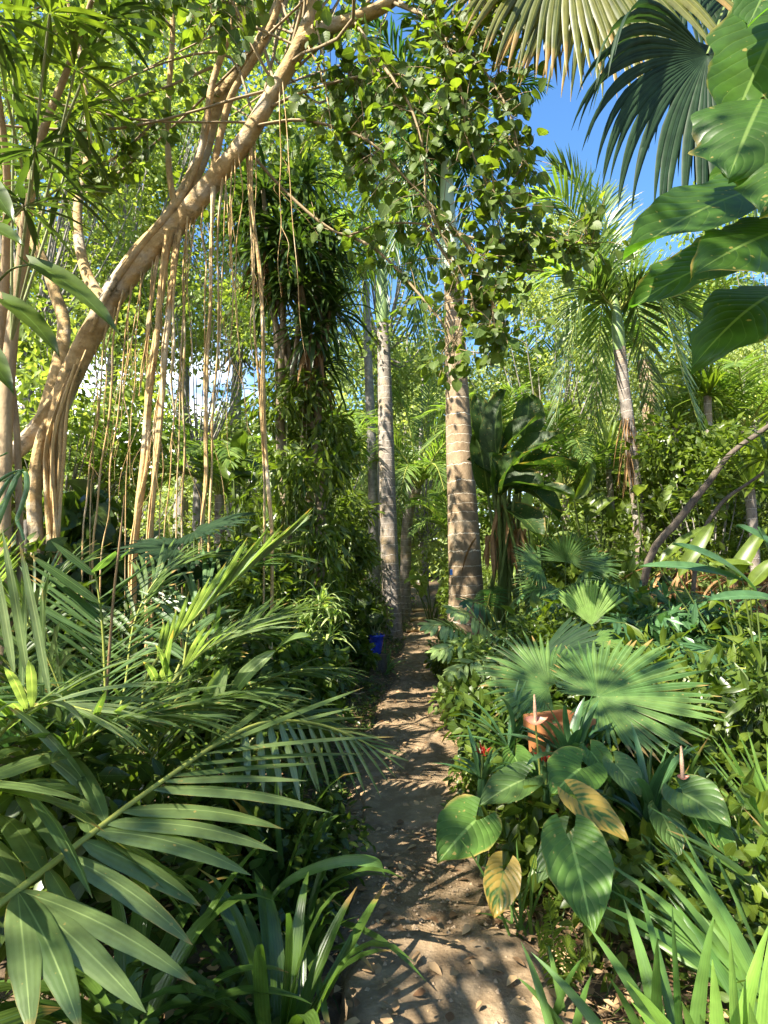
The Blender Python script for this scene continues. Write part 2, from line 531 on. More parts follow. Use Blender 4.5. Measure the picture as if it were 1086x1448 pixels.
def barkmat(name, c1, c2, scale=(6, 6, 2), rough=.85, bump=.5, rings=None, ring_col=None, c3=None, island=False, fine=40, stain=None):
    """rings = per-metre ring frequency along UV v"""
    m, nt, out = newmat(name)
    lk = nt.links.new
    tc = nn_(nt, 'ShaderNodeTexCoord')
    mp = nn_(nt, 'ShaderNodeMapping')
    mp.inputs['Scale'].default_value = scale
    lk(tc.outputs['Object'], mp.inputs[0])
    no = nn_(nt, 'ShaderNodeTexNoise')
    no.inputs['Scale'].default_value = 2.2
    no.inputs['Detail'].default_value = 8
    no.inputs['Roughness'].default_value = .65
    lk(mp.outputs[0], no.inputs['Vector'])
    n2 = nn_(nt, 'ShaderNodeTexNoise')
    n2.inputs['Scale'].default_value = fine
    n2.inputs['Detail'].default_value = 5
    lk(tc.outputs['Object'], n2.inputs['Vector'])
    f = math_(nt, 'MULTIPLY', math_(nt, 'SUBTRACT', no.outputs[0], .3), 2.4, clamp=True)
    base = mix_(nt, f, c1, c2)
    if c3 is not None:
        n3 = nn_(nt, 'ShaderNodeTexNoise')
        n3.inputs['Scale'].default_value = 3.1
        n3.inputs['Detail'].default_value = 4
        lk(tc.outputs['Object'], n3.inputs['Vector'])
        base = mix_(nt, math_(nt, 'MULTIPLY', math_(nt, 'SUBTRACT', n3.outputs[0], .52), 7, clamp=True), base, c3)
    if stain is not None:
        n6 = nn_(nt, 'ShaderNodeTexNoise')
        n6.inputs['Scale'].default_value = 7
        n6.inputs['Detail'].default_value = 6
        n6.inputs['Roughness'].default_value = .7
        lk(tc.outputs['Object'], n6.inputs['Vector'])
        base = mix_(nt, math_(nt, 'MULTIPLY', math_(nt, 'SUBTRACT', n6.outputs[0], .565), 8, clamp=True), base, stain)
    h = math_(nt, 'ADD', no.outputs[0], math_(nt, 'MULTIPLY', n2.outputs[0], .5))
    base = mix_(nt, .45, base, mix_(nt, n2.outputs[0], (.3, .3, .3), (1, 1, 1)), 'MULTIPLY')
    if rings:
        uv = nn_(nt, 'ShaderNodeUVMap')
        sep = nn_(nt, 'ShaderNodeSeparateXYZ')
        lk(uv.outputs[0], sep.inputs[0])
        wob = math_(nt, 'MULTIPLY', math_(nt, 'SUBTRACT', no.outputs[0], .5), .5)
        ph = math_(nt, 'FRACT', math_(nt, 'ADD', math_(nt, 'ADD', math_(nt, 'MULTIPLY', sep.outputs[1], rings), math_(nt, 'MULTIPLY', math_(nt, 'SINE', math_(nt, 'MULTIPLY', sep.outputs[1], 5.3)), .35)), wob))
        d = math_(nt, 'ABSOLUTE', math_(nt, 'SUBTRACT', ph, .5))
        rg = math_(nt, 'MULTIPLY', math_(nt, 'SUBTRACT', d, .455), 30, clamp=True)
        base = mix_(nt, math_(nt, 'MULTIPLY', rg, math_(nt, 'MULTIPLY', n2.outputs[0], 1.3)), base, ring_col)
        h = math_(nt, 'ADD', h, math_(nt, 'MULTIPLY', rg, -1.2))
    pr = nn_(nt, 'ShaderNodeBsdfPrincipled')
    pr.inputs['Roughness'].default_value = rough
    pr.inputs['Specular IOR Level'].default_value = .25
    lk(base, pr.inputs['Base Color'])
    b = nn_(nt, 'ShaderNodeBump')
    b.inputs['Strength'].default_value = bump
    b.inputs['Distance'].default_value = .02
    lk(h, b.inputs['Height'])
    lk(b.outputs[0], pr.inputs['Normal'])
    lk(pr.outputs[0], out.inputs[0])
    return m


def plainmat(name, c, rough=.5, var=.15, spec=.5, scale=20, bump=.15):
    m, nt, out = newmat(name)
    lk = nt.links.new
    tc = nn_(nt, 'ShaderNodeTexCoord')
    no = nn_(nt, 'ShaderNodeTexNoise')
    no.inputs['Scale'].default_value = scale
    no.inputs['Detail'].default_value = 5
    lk(tc.outputs['Object'], no.inputs['Vector'])
    lo = tuple(x * (1 - 2 * var) for x in c)
    hi = tuple(min(1, x * (1 + 2 * var)) for x in c)
    pr = nn_(nt, 'ShaderNodeBsdfPrincipled')
    lk(mix_(nt, no.outputs[0], lo, hi), pr.inputs['Base Color'])
    pr.inputs['Roughness'].default_value = rough
    pr.inputs['Specular IOR Level'].default_value = spec
    b = nn_(nt, 'ShaderNodeBump')
    b.inputs['Strength'].default_value = bump
    b.inputs['Distance'].default_value = .01
    lk(no.outputs[0], b.inputs['Height'])
    lk(b.outputs[0], pr.inputs['Normal'])
    lk(pr.outputs[0], out.inputs[0])
    return m


M = {}
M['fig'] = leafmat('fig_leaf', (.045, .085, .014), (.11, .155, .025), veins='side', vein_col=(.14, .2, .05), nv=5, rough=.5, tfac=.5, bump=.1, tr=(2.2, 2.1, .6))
M['sunny'] = leafmat('sunny_leaf', (.13, .2, .045), (.26, .335, .095), tfac=.5, rough=.45, tr=(1.7, 1.6, .6))  # sunlit brightness of the background put into the leaf colour
M['sunny2'] = leafmat('sunny_leaf_fine', (.17, .235, .065), (.32, .385, .14), tfac=.5, rough=.5, tr=(1.6, 1.5, .6))  # leaf colour raised further to stand in for strong sun
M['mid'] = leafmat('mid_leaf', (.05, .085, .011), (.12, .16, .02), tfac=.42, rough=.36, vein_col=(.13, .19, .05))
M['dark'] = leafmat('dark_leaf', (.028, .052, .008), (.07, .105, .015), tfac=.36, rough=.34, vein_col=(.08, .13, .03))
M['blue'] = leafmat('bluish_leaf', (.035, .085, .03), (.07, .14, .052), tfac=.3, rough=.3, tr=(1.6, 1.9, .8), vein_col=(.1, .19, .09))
M['drac'] = leafmat('dracaena_leaf', (.02, .045, .011), (.055, .09, .02), tfac=.35, rough=.3, veins='pleat', bump=.1)
M['palm'] = leafmat('palm_leaflet', (.055, .1, .03), (.1, .152, .05), tfac=.4, rough=.3, veins='pleat', vein_col=(.2, .28, .09), vein_w=.035, bump=.12, spec=.75, tips=.15, spots=.5)
M['palmblue'] = leafmat('palm_leaflet_blue', (.045, .09, .028), (.08, .14, .05), tfac=.36, rough=.4, veins='pleat', vein_col=(.16, .25, .09), vein_w=.04, bump=.15, spec=.4, tips=.4)
M['palmdark'] = leafmat('palm_leaflet_dark', (.034, .065, .011), (.075, .12, .02), tfac=.36, rough=.42, veins='pleat', vein_col=(.12, .2, .06), vein_w=.04, bump=.2, spec=.5, tips=.8)
M['palmlight'] = leafmat('palm_leaflet_light', (.095, .15, .055), (.16, .21, .09), tfac=.42, rough=.33, veins='pleat', vein_col=(.34, .4, .18), vein_w=.05, bump=.15, spec=.75, tips=.5)
M['palmfar'] = leafmat('palm_leaflet_far', (.08, .145, .03), (.18, .25, .06), tfac=.45, rough=.4)
M['splitlight'] = leafmat('split_leaf_pale', (.17, .25, .075), (.27, .35, .13), tfac=.4, rough=.32, vein_col=(.4, .48, .22), spec=.6)
M['palmmain'] = leafmat('palm_leaflet_sunlit', (.075, .122, .036), (.125, .175, .06), tfac=.44, rough=.3, veins='pleat', vein_col=(.22, .29, .1), vein_w=.03, bump=.06, spec=.8, tips=.1, spots=.5, pleatcol=.015)  # lighter copy of the palm leaflet, sunlight put into its colour
M['banana'] = leafmat('paddle_leaf', (.02, .045, .011), (.042, .078, .017), veins='side', vein_col=(.1, .15, .04), vein_w=.03, nv=22, rough=.48, bump=.2, spec=.25, slope=.25, spots=1.0)
M['royal'] = leafmat('royal_leaflet', (.018, .05, .016), (.04, .09, .025), tfac=.4, rough=.35)
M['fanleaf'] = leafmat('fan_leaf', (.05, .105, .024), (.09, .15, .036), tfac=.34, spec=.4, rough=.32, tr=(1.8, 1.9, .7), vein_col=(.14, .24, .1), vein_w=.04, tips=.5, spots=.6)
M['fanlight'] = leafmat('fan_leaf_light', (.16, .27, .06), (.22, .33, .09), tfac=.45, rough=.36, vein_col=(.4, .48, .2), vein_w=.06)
M['fandark'] = leafmat('fan_leaf_dark', (.011, .028, .013), (.024, .048, .02), tfac=.3, spec=.15, rough=.5, vein_col=(.03, .055, .025), vein_w=.05)  # colour and gloss lowered to carry the shade on the hanging fans
M['fantop'] = leafmat('fan_leaf_old', (.06, .08, .013), (.15, .15, .028), tfac=.42, rough=.45, tr=(2.0, 1.7, .7), vein_col=(.2, .2, .06), vein_w=.06, tips=1.4)
M['fandead'] = leafmat('fan_leaf_dead', (.26, .15, .045), (.38, .22, .07), tfac=.35, rough=.7, tr=(1.4, 1.1, .7))
M['heart'] = leafmat('anthurium_leaf', (.05, .115, .02), (.08, .15, .025), veins='side', vein_col=(.2, .32, .08), vein_w=.03, nv=6, rough=.45, bump=.4, spec=.3, spots=1.0, tfac=.35, slope=1.0)
M['heartolive'] = leafmat('anthurium_leaf_olive', (.05, .1, .025), (.07, .12, .03), veins='side', vein_col=(.17, .24, .08), vein_w=.03, nv=5, rough=.42, bump=.35, tfac=.35, slope=1.1, spots=1.0)
M['heartyel'] = leafmat('anthurium_leaf_yellowing', (.05, .11, .02), (.07, .13, .025), veins='side', vein_col=(.16, .2, .04), vein_w=.03, nv=4.5, rough=.38, bump=.22,
                        spots=1.0, tfac=.35, blotch=(.33, .225, .045), slope=1.1)
M['bigleaf'] = leafmat('philodendron_leaf', (.03, .075, .01), (.05, .105, .015), veins='side', vein_col=(.16, .24, .06), vein_w=.022, nv=11, rough=.36, bump=.2, tfac=.55, spots=.7, slope=.5, tr=(2.0, 2.3, .7))
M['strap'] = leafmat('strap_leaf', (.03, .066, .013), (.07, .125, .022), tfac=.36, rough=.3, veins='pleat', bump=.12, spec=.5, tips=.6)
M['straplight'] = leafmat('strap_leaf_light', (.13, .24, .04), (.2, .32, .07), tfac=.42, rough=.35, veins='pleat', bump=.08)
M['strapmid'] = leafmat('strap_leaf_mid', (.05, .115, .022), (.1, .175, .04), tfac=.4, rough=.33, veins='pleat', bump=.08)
M['variegated'] = leafmat('cream_striped_leaf', (.2, .3, .08), (.42, .47, .2), tfac=.4, rough=.4)
M['dead'] = leafmat('dead_leaf', (.16, .085, .03), (.34, .2, .08), tfac=.25, rough=.75, tr=(1.3, 1.1, .8))
M['litter'] = leafmat('fallen_leaf', (.12, .06, .025), (.45, .3, .15), tfac=.15, rough=.8, tr=(1.2, 1.0, .8))
M['rachis'] = plainmat('green_stalk', (.2, .22, .045), .6, spec=.25)
M['rachisdark'] = plainmat('dark_green_stalk', (.07, .1, .022), .6, spec=.25)
M['stalkbrown'] = plainmat('brown_stalk', (.2, .12, .05), .7)
M['figbark'] = barkmat('fig_bark', (.25, .155, .06), (.56, .39, .18), (4, 4, 7), bump=.8, c3=(.42, .36, .27), stain=(.1, .085, .045))
M['figroot'] = barkmat('root_bark', (.34, .2, .075), (.64, .45, .2), (14, 14, 1.2), bump=.9, c3=(.56, .44, .27), stain=(.2, .125, .055))
M['greybark'] = barkmat('grey_bark', (.13, .115, .1), (.36, .33, .29), (4, 4, 5), bump=.45)
M['palebark'] = barkmat('pale_bark', (.22, .15, .08), (.45, .33, .19), (5, 5, 1.5), bump=.4)
M['royalbark'] = barkmat('ringed_palm_bark', (.17, .115, .064), (.33, .24, .145), (5, 5, 2), bump=.6, rings=5.2, ring_col=(.72, .64, .5), c3=(.27, .22, .15), stain=(.19, .15, .09))
M['palmbark'] = barkmat('grey_palm_bark', (.14, .115, .09), (.36, .31, .26), (6, 6, 2), bump=.6, rings=7.0, ring_col=(.6, .55, .47), c3=(.3, .22, .13), stain=(.09, .08, .05))
M['crownshaft'] = plainmat('crownshaft', (.42, .5, .36), .45, .12, scale=6)
M['crownshaftgreen'] = plainmat('crownshaft_green', (.15, .22, .07), .4, .15, scale=5)
M['twig'] = plainmat('twig', (.17, .13, .08), .8, .25)
M['twiggreen'] = plainmat('green_twig', (.2, .22, .09), .6, .2)
M['darkbark'] = barkmat('dark_bark', (.05, .04, .03), (.16, .125, .09), (6, 6, 3), bump=.7)

# ------------------------------------------------------------------ camera, light, sky
cam = bpy.data.cameras.new('camera')
cam.sensor_fit = 'VERTICAL'
cam.sensor_height = 24
cam.lens = 24 * F / 1448
cam.clip_end = 2000
cam.clip_start = .02
co = bpy.data.objects.new('camera', cam)
col.objects.link(co)
co.location = (0, 0, CAMZ)
co.rotation_euler = (PI / 2 + PITCH, 0, 0)
sc.camera = co

EL, AZ = R(47), R(40)
SUN = np.array([-math.cos(EL) * math.cos(AZ), -math.cos(EL) * math.sin(AZ), math.sin(EL)])
sl = bpy.data.lights.new('sun', 'SUN')
sl.energy = 5.0
sl.angle = R(.53)
sl.color = (1, .93, .8)
so = bpy.data.objects.new('sun', sl)
col.objects.link(so)
so.rotation_euler = Vector(SUN).to_track_quat('Z', 'Y').to_euler()

w = bpy.data.worlds.new('World')
sc.world = w
w.use_nodes = True
nt = w.node_tree
bg = nt.nodes['Background']
sky = nt.nodes.new('ShaderNodeTexSky')
sky.sky_type = 'NISHITA'
sky.sun_disc = False
sky.sun_elevation = EL
sky.sun_rotation = math.atan2(SUN[0], SUN[1])
sky.ozone_density = 2.2
sky.air_density = 1.0
sky.dust_density = .6
tc = nt.nodes.new('ShaderNodeTexCoord')
no = nt.nodes.new('ShaderNodeTexNoise')
no.inputs['Scale'].default_value = 3.2
no.inputs['Detail'].default_value = 7
mp = nt.nodes.new('ShaderNodeMapping')
mp.inputs['Scale'].default_value = (1, 1, 2.4)
mp.inputs['Location'].default_value = (.35, .1, .2)
nt.links.new(tc.outputs['Generated'], mp.inputs[0])
nt.links.new(mp.outputs[0], no.inputs['Vector'])
sx = nt.nodes.new('ShaderNodeSeparateXYZ')
nt.links.new(tc.outputs['Generated'], sx.inputs[0])
low = math_(nt, 'SUBTRACT', 1, math_(nt, 'MULTIPLY', math_(nt, 'SUBTRACT', sx.outputs[2], .16), 5), clamp=True)
left = math_(nt, 'MULTIPLY', math_(nt, 'ADD', sx.outputs[0], .05), -6, clamp=True)
cl = math_(nt, 'MULTIPLY', math_(nt, 'SUBTRACT', math_(nt, 'ADD', no.outputs[0], math_(nt, 'MULTIPLY', left, .1)), .5), 7, clamp=True)
cl = math_(nt, 'MULTIPLY', math_(nt, 'MULTIPLY', cl, low), math_(nt, 'ADD', left, .15), clamp=True)
hs = nt.nodes.new('ShaderNodeHueSaturation')
hs.inputs['Saturation'].default_value = 1.22
nt.links.new(sky.outputs[0], hs.inputs['Color'])
nt.links.new(mix_(nt, cl, hs.outputs[0], (15, 15.5, 16)), bg.inputs[0])
bg.inputs[1].default_value = .08

sc.view_settings.view_transform = 'Standard'
sc.view_settings.look = 'None'
sc.view_settings.exposure = 2.22
sc.view_settings.gamma = 1
cy = sc.cycles
cy.max_bounces = 9
cy.diffuse_bounces = 5
cy.glossy_bounces = 2
cy.transmission_bounces = 5
cy.sample_clamp_indirect = 6
cy.caustics_reflective = False
cy.caustics_refractive = False
cy.use_denoising = True
cy.use_adaptive_sampling = True
cy.adaptive_threshold = .02


# ------------------------------------------------------------------ ground and path
def soilmat(name, a, b, c, sc_=1.0, bump=.6):
    m, nt, out = newmat(name)
    lk = nt.links.new
    tc = nn_(nt, 'ShaderNodeTexCoord')
    o = []
    for s, d in ((1.3, 6), (9, 8), (60, 6)):
        n = nn_(nt, 'ShaderNodeTexNoise')
        n.inputs['Scale'].default_value = s * sc_
        n.inputs['Detail'].default_value = d
        n.inputs['Roughness'].default_value = .62
        lk(tc.outputs['Object'], n.inputs['Vector'])
        o.append(n.outputs[0])
    vo = nn_(nt, 'ShaderNodeTexVoronoi')
    vo.inputs['Scale'].default_value = 55 * sc_
    lk(tc.outputs['Object'], vo.inputs['Vector'])
    base = mix_(nt, math_(nt, 'MULTIPLY', math_(nt, 'SUBTRACT', o[0], .35), 3, clamp=True), a, b)
    base = mix_(nt, math_(nt, 'MULTIPLY', math_(nt, 'SUBTRACT', o[1], .45), 4, clamp=True), base, c)
    base = mix_(nt, .42, base, mix_(nt, o[2], (.35, .35, .35), (1.25, 1.25, 1.25)), 'MULTIPLY')
    h = math_(nt, 'ADD', math_(nt, 'ADD', math_(nt, 'MULTIPLY', o[1], 1.2), math_(nt, 'MULTIPLY', o[2], .5)), math_(nt, 'MULTIPLY', vo.outputs[0], .25))
    pr = nn_(nt, 'ShaderNodeBsdfPrincipled')
    pr.inputs['Roughness'].default_value = .92
    pr.inputs['Specular IOR Level'].default_value = .2
    lk(base, pr.inputs['Base Color'])
    bp = nn_(nt, 'ShaderNodeBump')
    bp.inputs['Strength'].default_value = bump
    bp.inputs['Distance'].default_value = .03
    lk(h, bp.inputs['Height'])
    lk(bp.outputs[0], pr.inputs['Normal'])
    lk(pr.outputs[0], out.inputs[0])
    return m


M['soil'] = soilmat('dark_soil', (.06, .042, .026), (.11, .075, .045), (.17, .115, .065))
M['pathsoil'] = soilmat('path_soil', (.14, .094, .05), (.22, .152, .086), (.31, .225, .136), bump=.7)

mb = MB()
gx = np.concatenate([[-420, -150, -60, -30, -18], np.linspace(-12, 12, 121), [18, 30, 60, 150, 420]])
gy = np.concatenate([[-60, -20, -8, -3], np.linspace(0, 32, 161), [36, 44, 60, 100, 200, 500]])
X, Y = np.meshgrid(gx, gy)
Z = gh(X, Y)
Pt = np.stack([X, Y, Z], -1)
UVg = np.stack([X, Y], -1)
mb.grid(Pt[None][:, :, ::1], UVg[None], 0)
g = mb.build('ground', M['soil'])
g['kind'] = 'structure'

mb = MB()
ys = np.linspace(.2, 29, 420)
us = np.linspace(-1, 1, 15)
rg = np.random.default_rng(3)
Yp, U = np.meshgrid(ys, us, indexing='ij')
edge = 1.25 + .12 * np.sin(Yp * 2.3 + U * 2) + .08 * np.sin(Yp * 6.1 + 3 * U)
Xp = pathx(Yp) + U * pathw(Yp) * edge
bumpz = .007 * np.sin(Xp * 15 - Yp * 6 + 2 * np.sin(Yp * 2.1)) * np.sin(Yp * 9 + Xp * 7) + .010 * np.sin(Xp * 9 + Yp * 3) * np.sin(Yp * 5 - Xp * 4) + .008 * np.sin(Xp * 21 + 1.3 * Yp) * np.sin(Yp * 13) + rg.normal(0, .0018, Yp.shape)
Zp = .012 * np.clip(Yp - 10, 0, 60) + bumpz + .012 - .075 * np.clip((np.abs(U) - .72) / .28, 0, 1) ** 1.5
mb.grid(np.stack([Xp, Yp, Zp], -1)[None], np.stack([Xp, Yp], -1)[None])
g = mb.build('path', M['pathsoil'])
g['kind'] = 'structure'


def pz(x, y):
    return .012 * np.clip(y - 10, 0, 60) + .012


# log risers across the far path
STEP = [(13.2, 'dark timber step edge across the path nearest the pot'), (15.3, 'timber step edge in the sunlit far end of the path'),
        (17.6, 'farthest timber step edge where the path climbs out of sight')]
for i, (y, lab) in enumerate(STEP):
    c = np.array([pathx(y), y, pz(0, y) + .0])
    mb = MB()
    a, b = c + np.array([-.42, .02 * (i - 1), .035]), c + np.array([.4, -.03 * (i - 1), .03])
    tube(mb, [a, (a + b) / 2 + np.array([0, 0, .008]), b], .05, 9, n=12, lump=.12, seed=i)
    o = mb.build('step_log', M['figbark'], None, org=c)
    tag(o, lab, 'step', 'timber edges of the path steps')

# worn flat slabs of trodden earth and stone nearest the camera
for k, (cx_, cy_, hx, hy, lab) in enumerate([(.27, 2.25, .4, .5, 'flat worn slab in the path nearest the camera, striped by frond shadows'), (.17, 4.12, .33, .36, 'second flat slab of pale worn stone farther along the path')]):
    mb = MB()
    rs = np.random.default_rng(k + 8)
    nA, nR = 64, 9
    aa = np.linspace(0, 2 * PI, nA + 1)
    rad_ = 1 / (np.abs(np.cos(aa)) ** 3 + np.abs(np.sin(aa)) ** 3) ** (1 / 3) * (1 + .05 * np.sin(3 * aa + k) + .03 * np.sin(7 * aa) + .015 * np.sin(13 * aa + 2))
    rings_ = []
    for f_, z_ in [(0, .022), (.3, .023), (.6, .022), (.8, .021), (.93, .018), (.98, .008), (1.0, -.03)]:
        xx, yy = cx_ + hx * rad_ * f_ * np.cos(aa), cy_ + hy * rad_ * f_ * np.sin(aa)
        rings_.append(np.stack([xx, yy, .014 + z_ + .004 * np.sin(xx * 7 + yy * 4) * (f_ > 0)], -1))
    Q = np.stack(rings_, 0)
    mb.grid(Q[None], Q[None][..., :2])
    M['slab'] = M.get('slab') or soilmat('slab_stone', (.155, .105, .058), (.225, .16, .093), (.3, .22, .134), bump=.45)
    tag(mb.build('paving_slab', M['slab'], None, org=(cx_, cy_, 0)), lab, 'paving')

# pebbles and small debris on the path
r = np.random.default_rng(11)
n = 2200
y = 1.6 + 9 * r.uniform(0, 1, n) ** 1.7
y = np.where(r.uniform(0, 1, n) < .45, r.uniform(2.72, 3.75, n), y)
x = pathx(y) + pathw(y) * r.normal(0, .62, n)
ico = np.array([(0, 0, .5), (.6, 0, 0), (.1, .55, .05), (-.5, .1, 0), (0, -.6, -.02), (0, 0, -.3)])
tri = np.array([(0, 1, 2), (0, 2, 3), (0, 3, 4), (0, 4, 1), (5, 2, 1), (5, 3, 2), (5, 4, 3), (5, 1, 4)])
s = .004 + .02 * r.uniform(0, 1, n) ** 4
an = r.uniform(0, 6.3, n)
V = np.stack([ico[None, :, 0] * np.cos(an)[:, None] - ico[None, :, 1] * np.sin(an)[:, None],
              ico[None, :, 0] * np.sin(an)[:, None] + ico[None, :, 1] * np.cos(an)[:, None], np.broadcast_to(ico[None, :, 2], (n, 6))], -1) * s[:, None, None]
V += np.stack([x, y, np.maximum(gh(x, y), pz(x, y)) + np.where(np.abs(y - 2.25) < .5, .024, .002)], -1)[:, None, :]
mb = MB()
mb.add(V, np.zeros((n * 6, 2)), t=(tri[None] + np.arange(n)[:, None, None] * 6).reshape(-1, 3))
M['pebble'] = plainmat('pebble', (.26, .185, .11), .8, .3, scale=40)
o = mb.build('pebbles', M['pebble'], smooth=False)
o['kind'] = 'stuff'
o['label'] = 'small pebbles and crumbs of soil lying on the path'

# fallen dry leaves
mb = MB()
n = 5200
y = 1.5 + 12 * r.uniform(0, 1, n) ** 1.6
sd = r.choice([-1, 1], n, p=[.3, .7])
x = pathx(y) + sd * (pathw(y) * r.uniform(.75, 1.2, n) + np.abs(r.normal(0, .5, n)))
on = r.uniform(0, 1, n) < .1
x[on] = pathx(y[on]) + pathw(y[on]) * r.uniform(-.9, .9, on.sum())
pos = np.stack([x, y, np.maximum(gh(x, y), np.where(np.abs(x - pathx(y)) < pathw(y), pz(x, y), -1)) + np.where(np.abs(y - 2.25) < .5, .03, 0) + r.uniform(.006, .03, n)], -1)
a = r.uniform(0, 6.3, n)
scatter(mb, TP['ovate'], pos, np.stack([np.cos(a), np.sin(a), r.normal(0, .18, n)], -1), np.stack([r.normal(0, .3, n), r.normal(0, .3, n), np.ones(n)], -1), r.uniform(.02, .075, n))
# dead twigs and straw
n = 1700
y = 1.5 + 8 * r.uniform(0, 1, n) ** 1.6
x = pathx(y) + r.choice([-1, 1], n, p=[.3, .7]) * (pathw(y) * r.choice([.5, 1], n, p=[.25, .75]) + np.abs(r.normal(0, .33, n)))
a = r.uniform(0, 6.3, n)
blades(mb, np.stack([x, y, np.maximum(gh(x, y), 0) + .012], -1), np.stack([np.cos(a), np.sin(a), r.uniform(-.02, .18, n)], -1), np.stack([-np.sin(a), np.cos(a), 0 * a], -1),
       r.uniform(.06, .22, n), .005, .15, 'needle', 4, .4, lat=r.normal(0, .5, n))
o = mb.build('leaf_litter', M['litter'])
o['kind'] = 'stuff'
o['label'] = 'dry brown leaves and straw littering the edges of the path'

# low ground cover
mb = MB()
n = 26000
y = 1.3 + 14 * r.uniform(0, 1, n) ** 1.5
sd = r.choice([-1, 1], n, p=[.55, .45])
x = pathx(y) + sd * (pathw(y) * np.where(r.uniform(0, 1, n) < .12, r.uniform(.95, 1.12, n), 1.14) + np.abs(r.normal(0, 1.0, n)) ** 1.15 + .02)
clump = np.sin(x * 5.1 + y * 2.2) + np.sin(y * 4.3 - x * 2.1) + r.normal(0, .5, n)
keep = (clump > -.2) & ~((sd > 0) & (y < 3.4) & (x < pathx(y) + pathw(y) + .32))
x, y = x[keep], y[keep]
n = len(x)
hgt = r.uniform(0, 1, n) ** 1.4 * np.clip((np.abs(x - pathx(y)) - pathw(y)) * .5, .03, .22)
pos = np.stack([x, y, gh(x, y) + .01 + hgt], -1)
a = r.uniform(0, 6.3, n)
scatter(mb, TP['ovate'], pos, np.stack([np.cos(a), np.sin(a), r.normal(.1, .35, n)], -1), np.stack([r.normal(0, .4, n), r.normal(-.2, .4, n), np.ones(n)], -1), r.uniform(.025, .075, n))
n = 5000
y = 1.3 + 9 * r.uniform(0, 1, n) ** 1.5
sd = r.choice([-1, 1], n)
x = pathx(y) + sd * (pathw(y) * 1.15 + np.abs(r.normal(0, .8, n)) + .05)
a = r.uniform(0, 6.3, n)
el = r.uniform(.5, 1.8, n)
blades(mb, np.stack([x, y, gh(x, y)], -1), unit(np.stack([np.cos(a), np.sin(a), el], -1)), np.stack([-np.sin(a), np.cos(a), 0 * a], -1),
       r.uniform(.08, .28, n), .009, r.uniform(.8, 2, n), 'needle', 4, .3)
o = mb.build('ground_cover', M['dark'])
o['kind'] = 'stuff'
o['label'] = 'low dark green ground cover and grass along both sides of the path'

# ================================================================== leaning fig with aerial roots
rt = np.random.default_rng(21)
base = G(62, 5.3)
fig = thing('fig_tree', 'leaning fig tree with tan bark and a curtain of hanging aerial roots', 'tree', base)
mb = MB()
TR = PL((66, 690, 5.25), (78, 600, 5.2), (105, 520, 5.15), (150, 435, 5.05), (200, 368, 4.95), (247, 322, 4.9), (300, 258, 4.8), (345, 202, 4.7), (390, 125, 4.6), (425, 62, 4.5), (440, 5, 4.45), (452, -120, 4.4), (475, -280, 4.3))
TRr = [.03, .075, .094, .09, .085, .083, .077, .072, .064, .058, .048, .04, .028]
tube(mb, TR, TRr, 16, n=70, lump=.07, seed=2)
# stems to the ground and buttress on the left
tube(mb, np.vstack([PL((92, 560, 5.2), (62, 615, 5.2), (48, 700, 5.2), (54, 780, 5.2), (58, 860, 5.2)), base[None] + [-.03, 0, -.05]]), [.04, .055, .06, .06, .064, .1], 12, n=24, lump=.05, seed=3)
tube(mb, np.vstack([PL((-90, 690, 5.45), (-40, 668, 5.35), (0, 655, 5.3), (38, 622, 5.25), (75, 575, 5.2), (100, 530, 5.2))]), [.05, .06, .07, .08, .08, .05], 10, n=20, lump=.1, seed=4)
mb.build('trunk', M['figbark'], fig)
mb = MB()
rts = [(((104, 518), (82, 580), (76, 680), (70, 780), (72, 900)), .05, 5.1), (((112, 508), (90, 570), (85, 660), (78, 770), (76, 900)), .036, 5.06), (((100, 525), (68, 620), (66, 700), (74, 800), (80, 900)), .03, 5.07),
       (((122, 495), (98, 560), (90, 650), (82, 770), (82, 900)), .02, 5.04), (((106, 515), (76, 620), (78, 720), (86, 820), (80, 900)), .028, 5.03)]
for k, (pp, rd, yy) in enumerate(rts):
    tube(mb, PL(*[(a, b, yy) for a, b in pp]), [rd * .4, rd * .65, rd * .7, rd * .65, rd * .9], 8, n=30, lump=.2, seed=k + 30)
mb.build('root_bundle', M['figroot'], fig)


def limb(pts, rad, name='limb', mat='figbark', n=40, seed=0, ns=9):
    mb = MB()
    tube(mb, PL(*pts), rad, ns, n=n, lump=.08, seed=seed)
    return mb.build(name, M[mat], fig)


limb([(425, 62, 4.5), (458, 40, 4.45), (500, 28, 4.4), (552, 2, 4.35), (620, -60, 4.3), (720, -150, 4.2), (830, -220, 4.1)], [.07, .055, .048, .045, .04, .03, .02], seed=5)
limb([(110, 520, 5.4), (140, 440, 5.35), (190, 365, 5.3), (240, 310, 5.3), (285, 225, 5.25), (305, 150, 5.2), (345, 95, 5.1), (385, 30, 5.0), (420, -80, 4.9), (470, -220, 4.8)], [.06, .07, .07, .07, .066, .07, .066, .056, .04, .03], seed=6, mat='figbark')
limb([(297, 262, 4.85), (312, 190, 4.85), (330, 130, 4.8), (372, 60, 4.75), (400, -10, 4.7), (430, -120, 4.6)], [.03, .03, .028, .03, .026, .02], seed=7)
limb([(255, 320, 5.0), (240, 250, 5.0), (238, 150, 5.0), (244, 40, 5.0), (238, -60, 5.0), (220, -200, 5.0)], [.028, .026, .024, .022, .02, .01], seed=8, mat='figroot')
limb([(150, 436, 5.2), (120, 380, 5.4), (110, 300, 5.6), (125, 200, 5.8), (110, 60, 6), (60, -100, 6.2)], [.06, .05, .04, .035, .03, .02], seed=9)
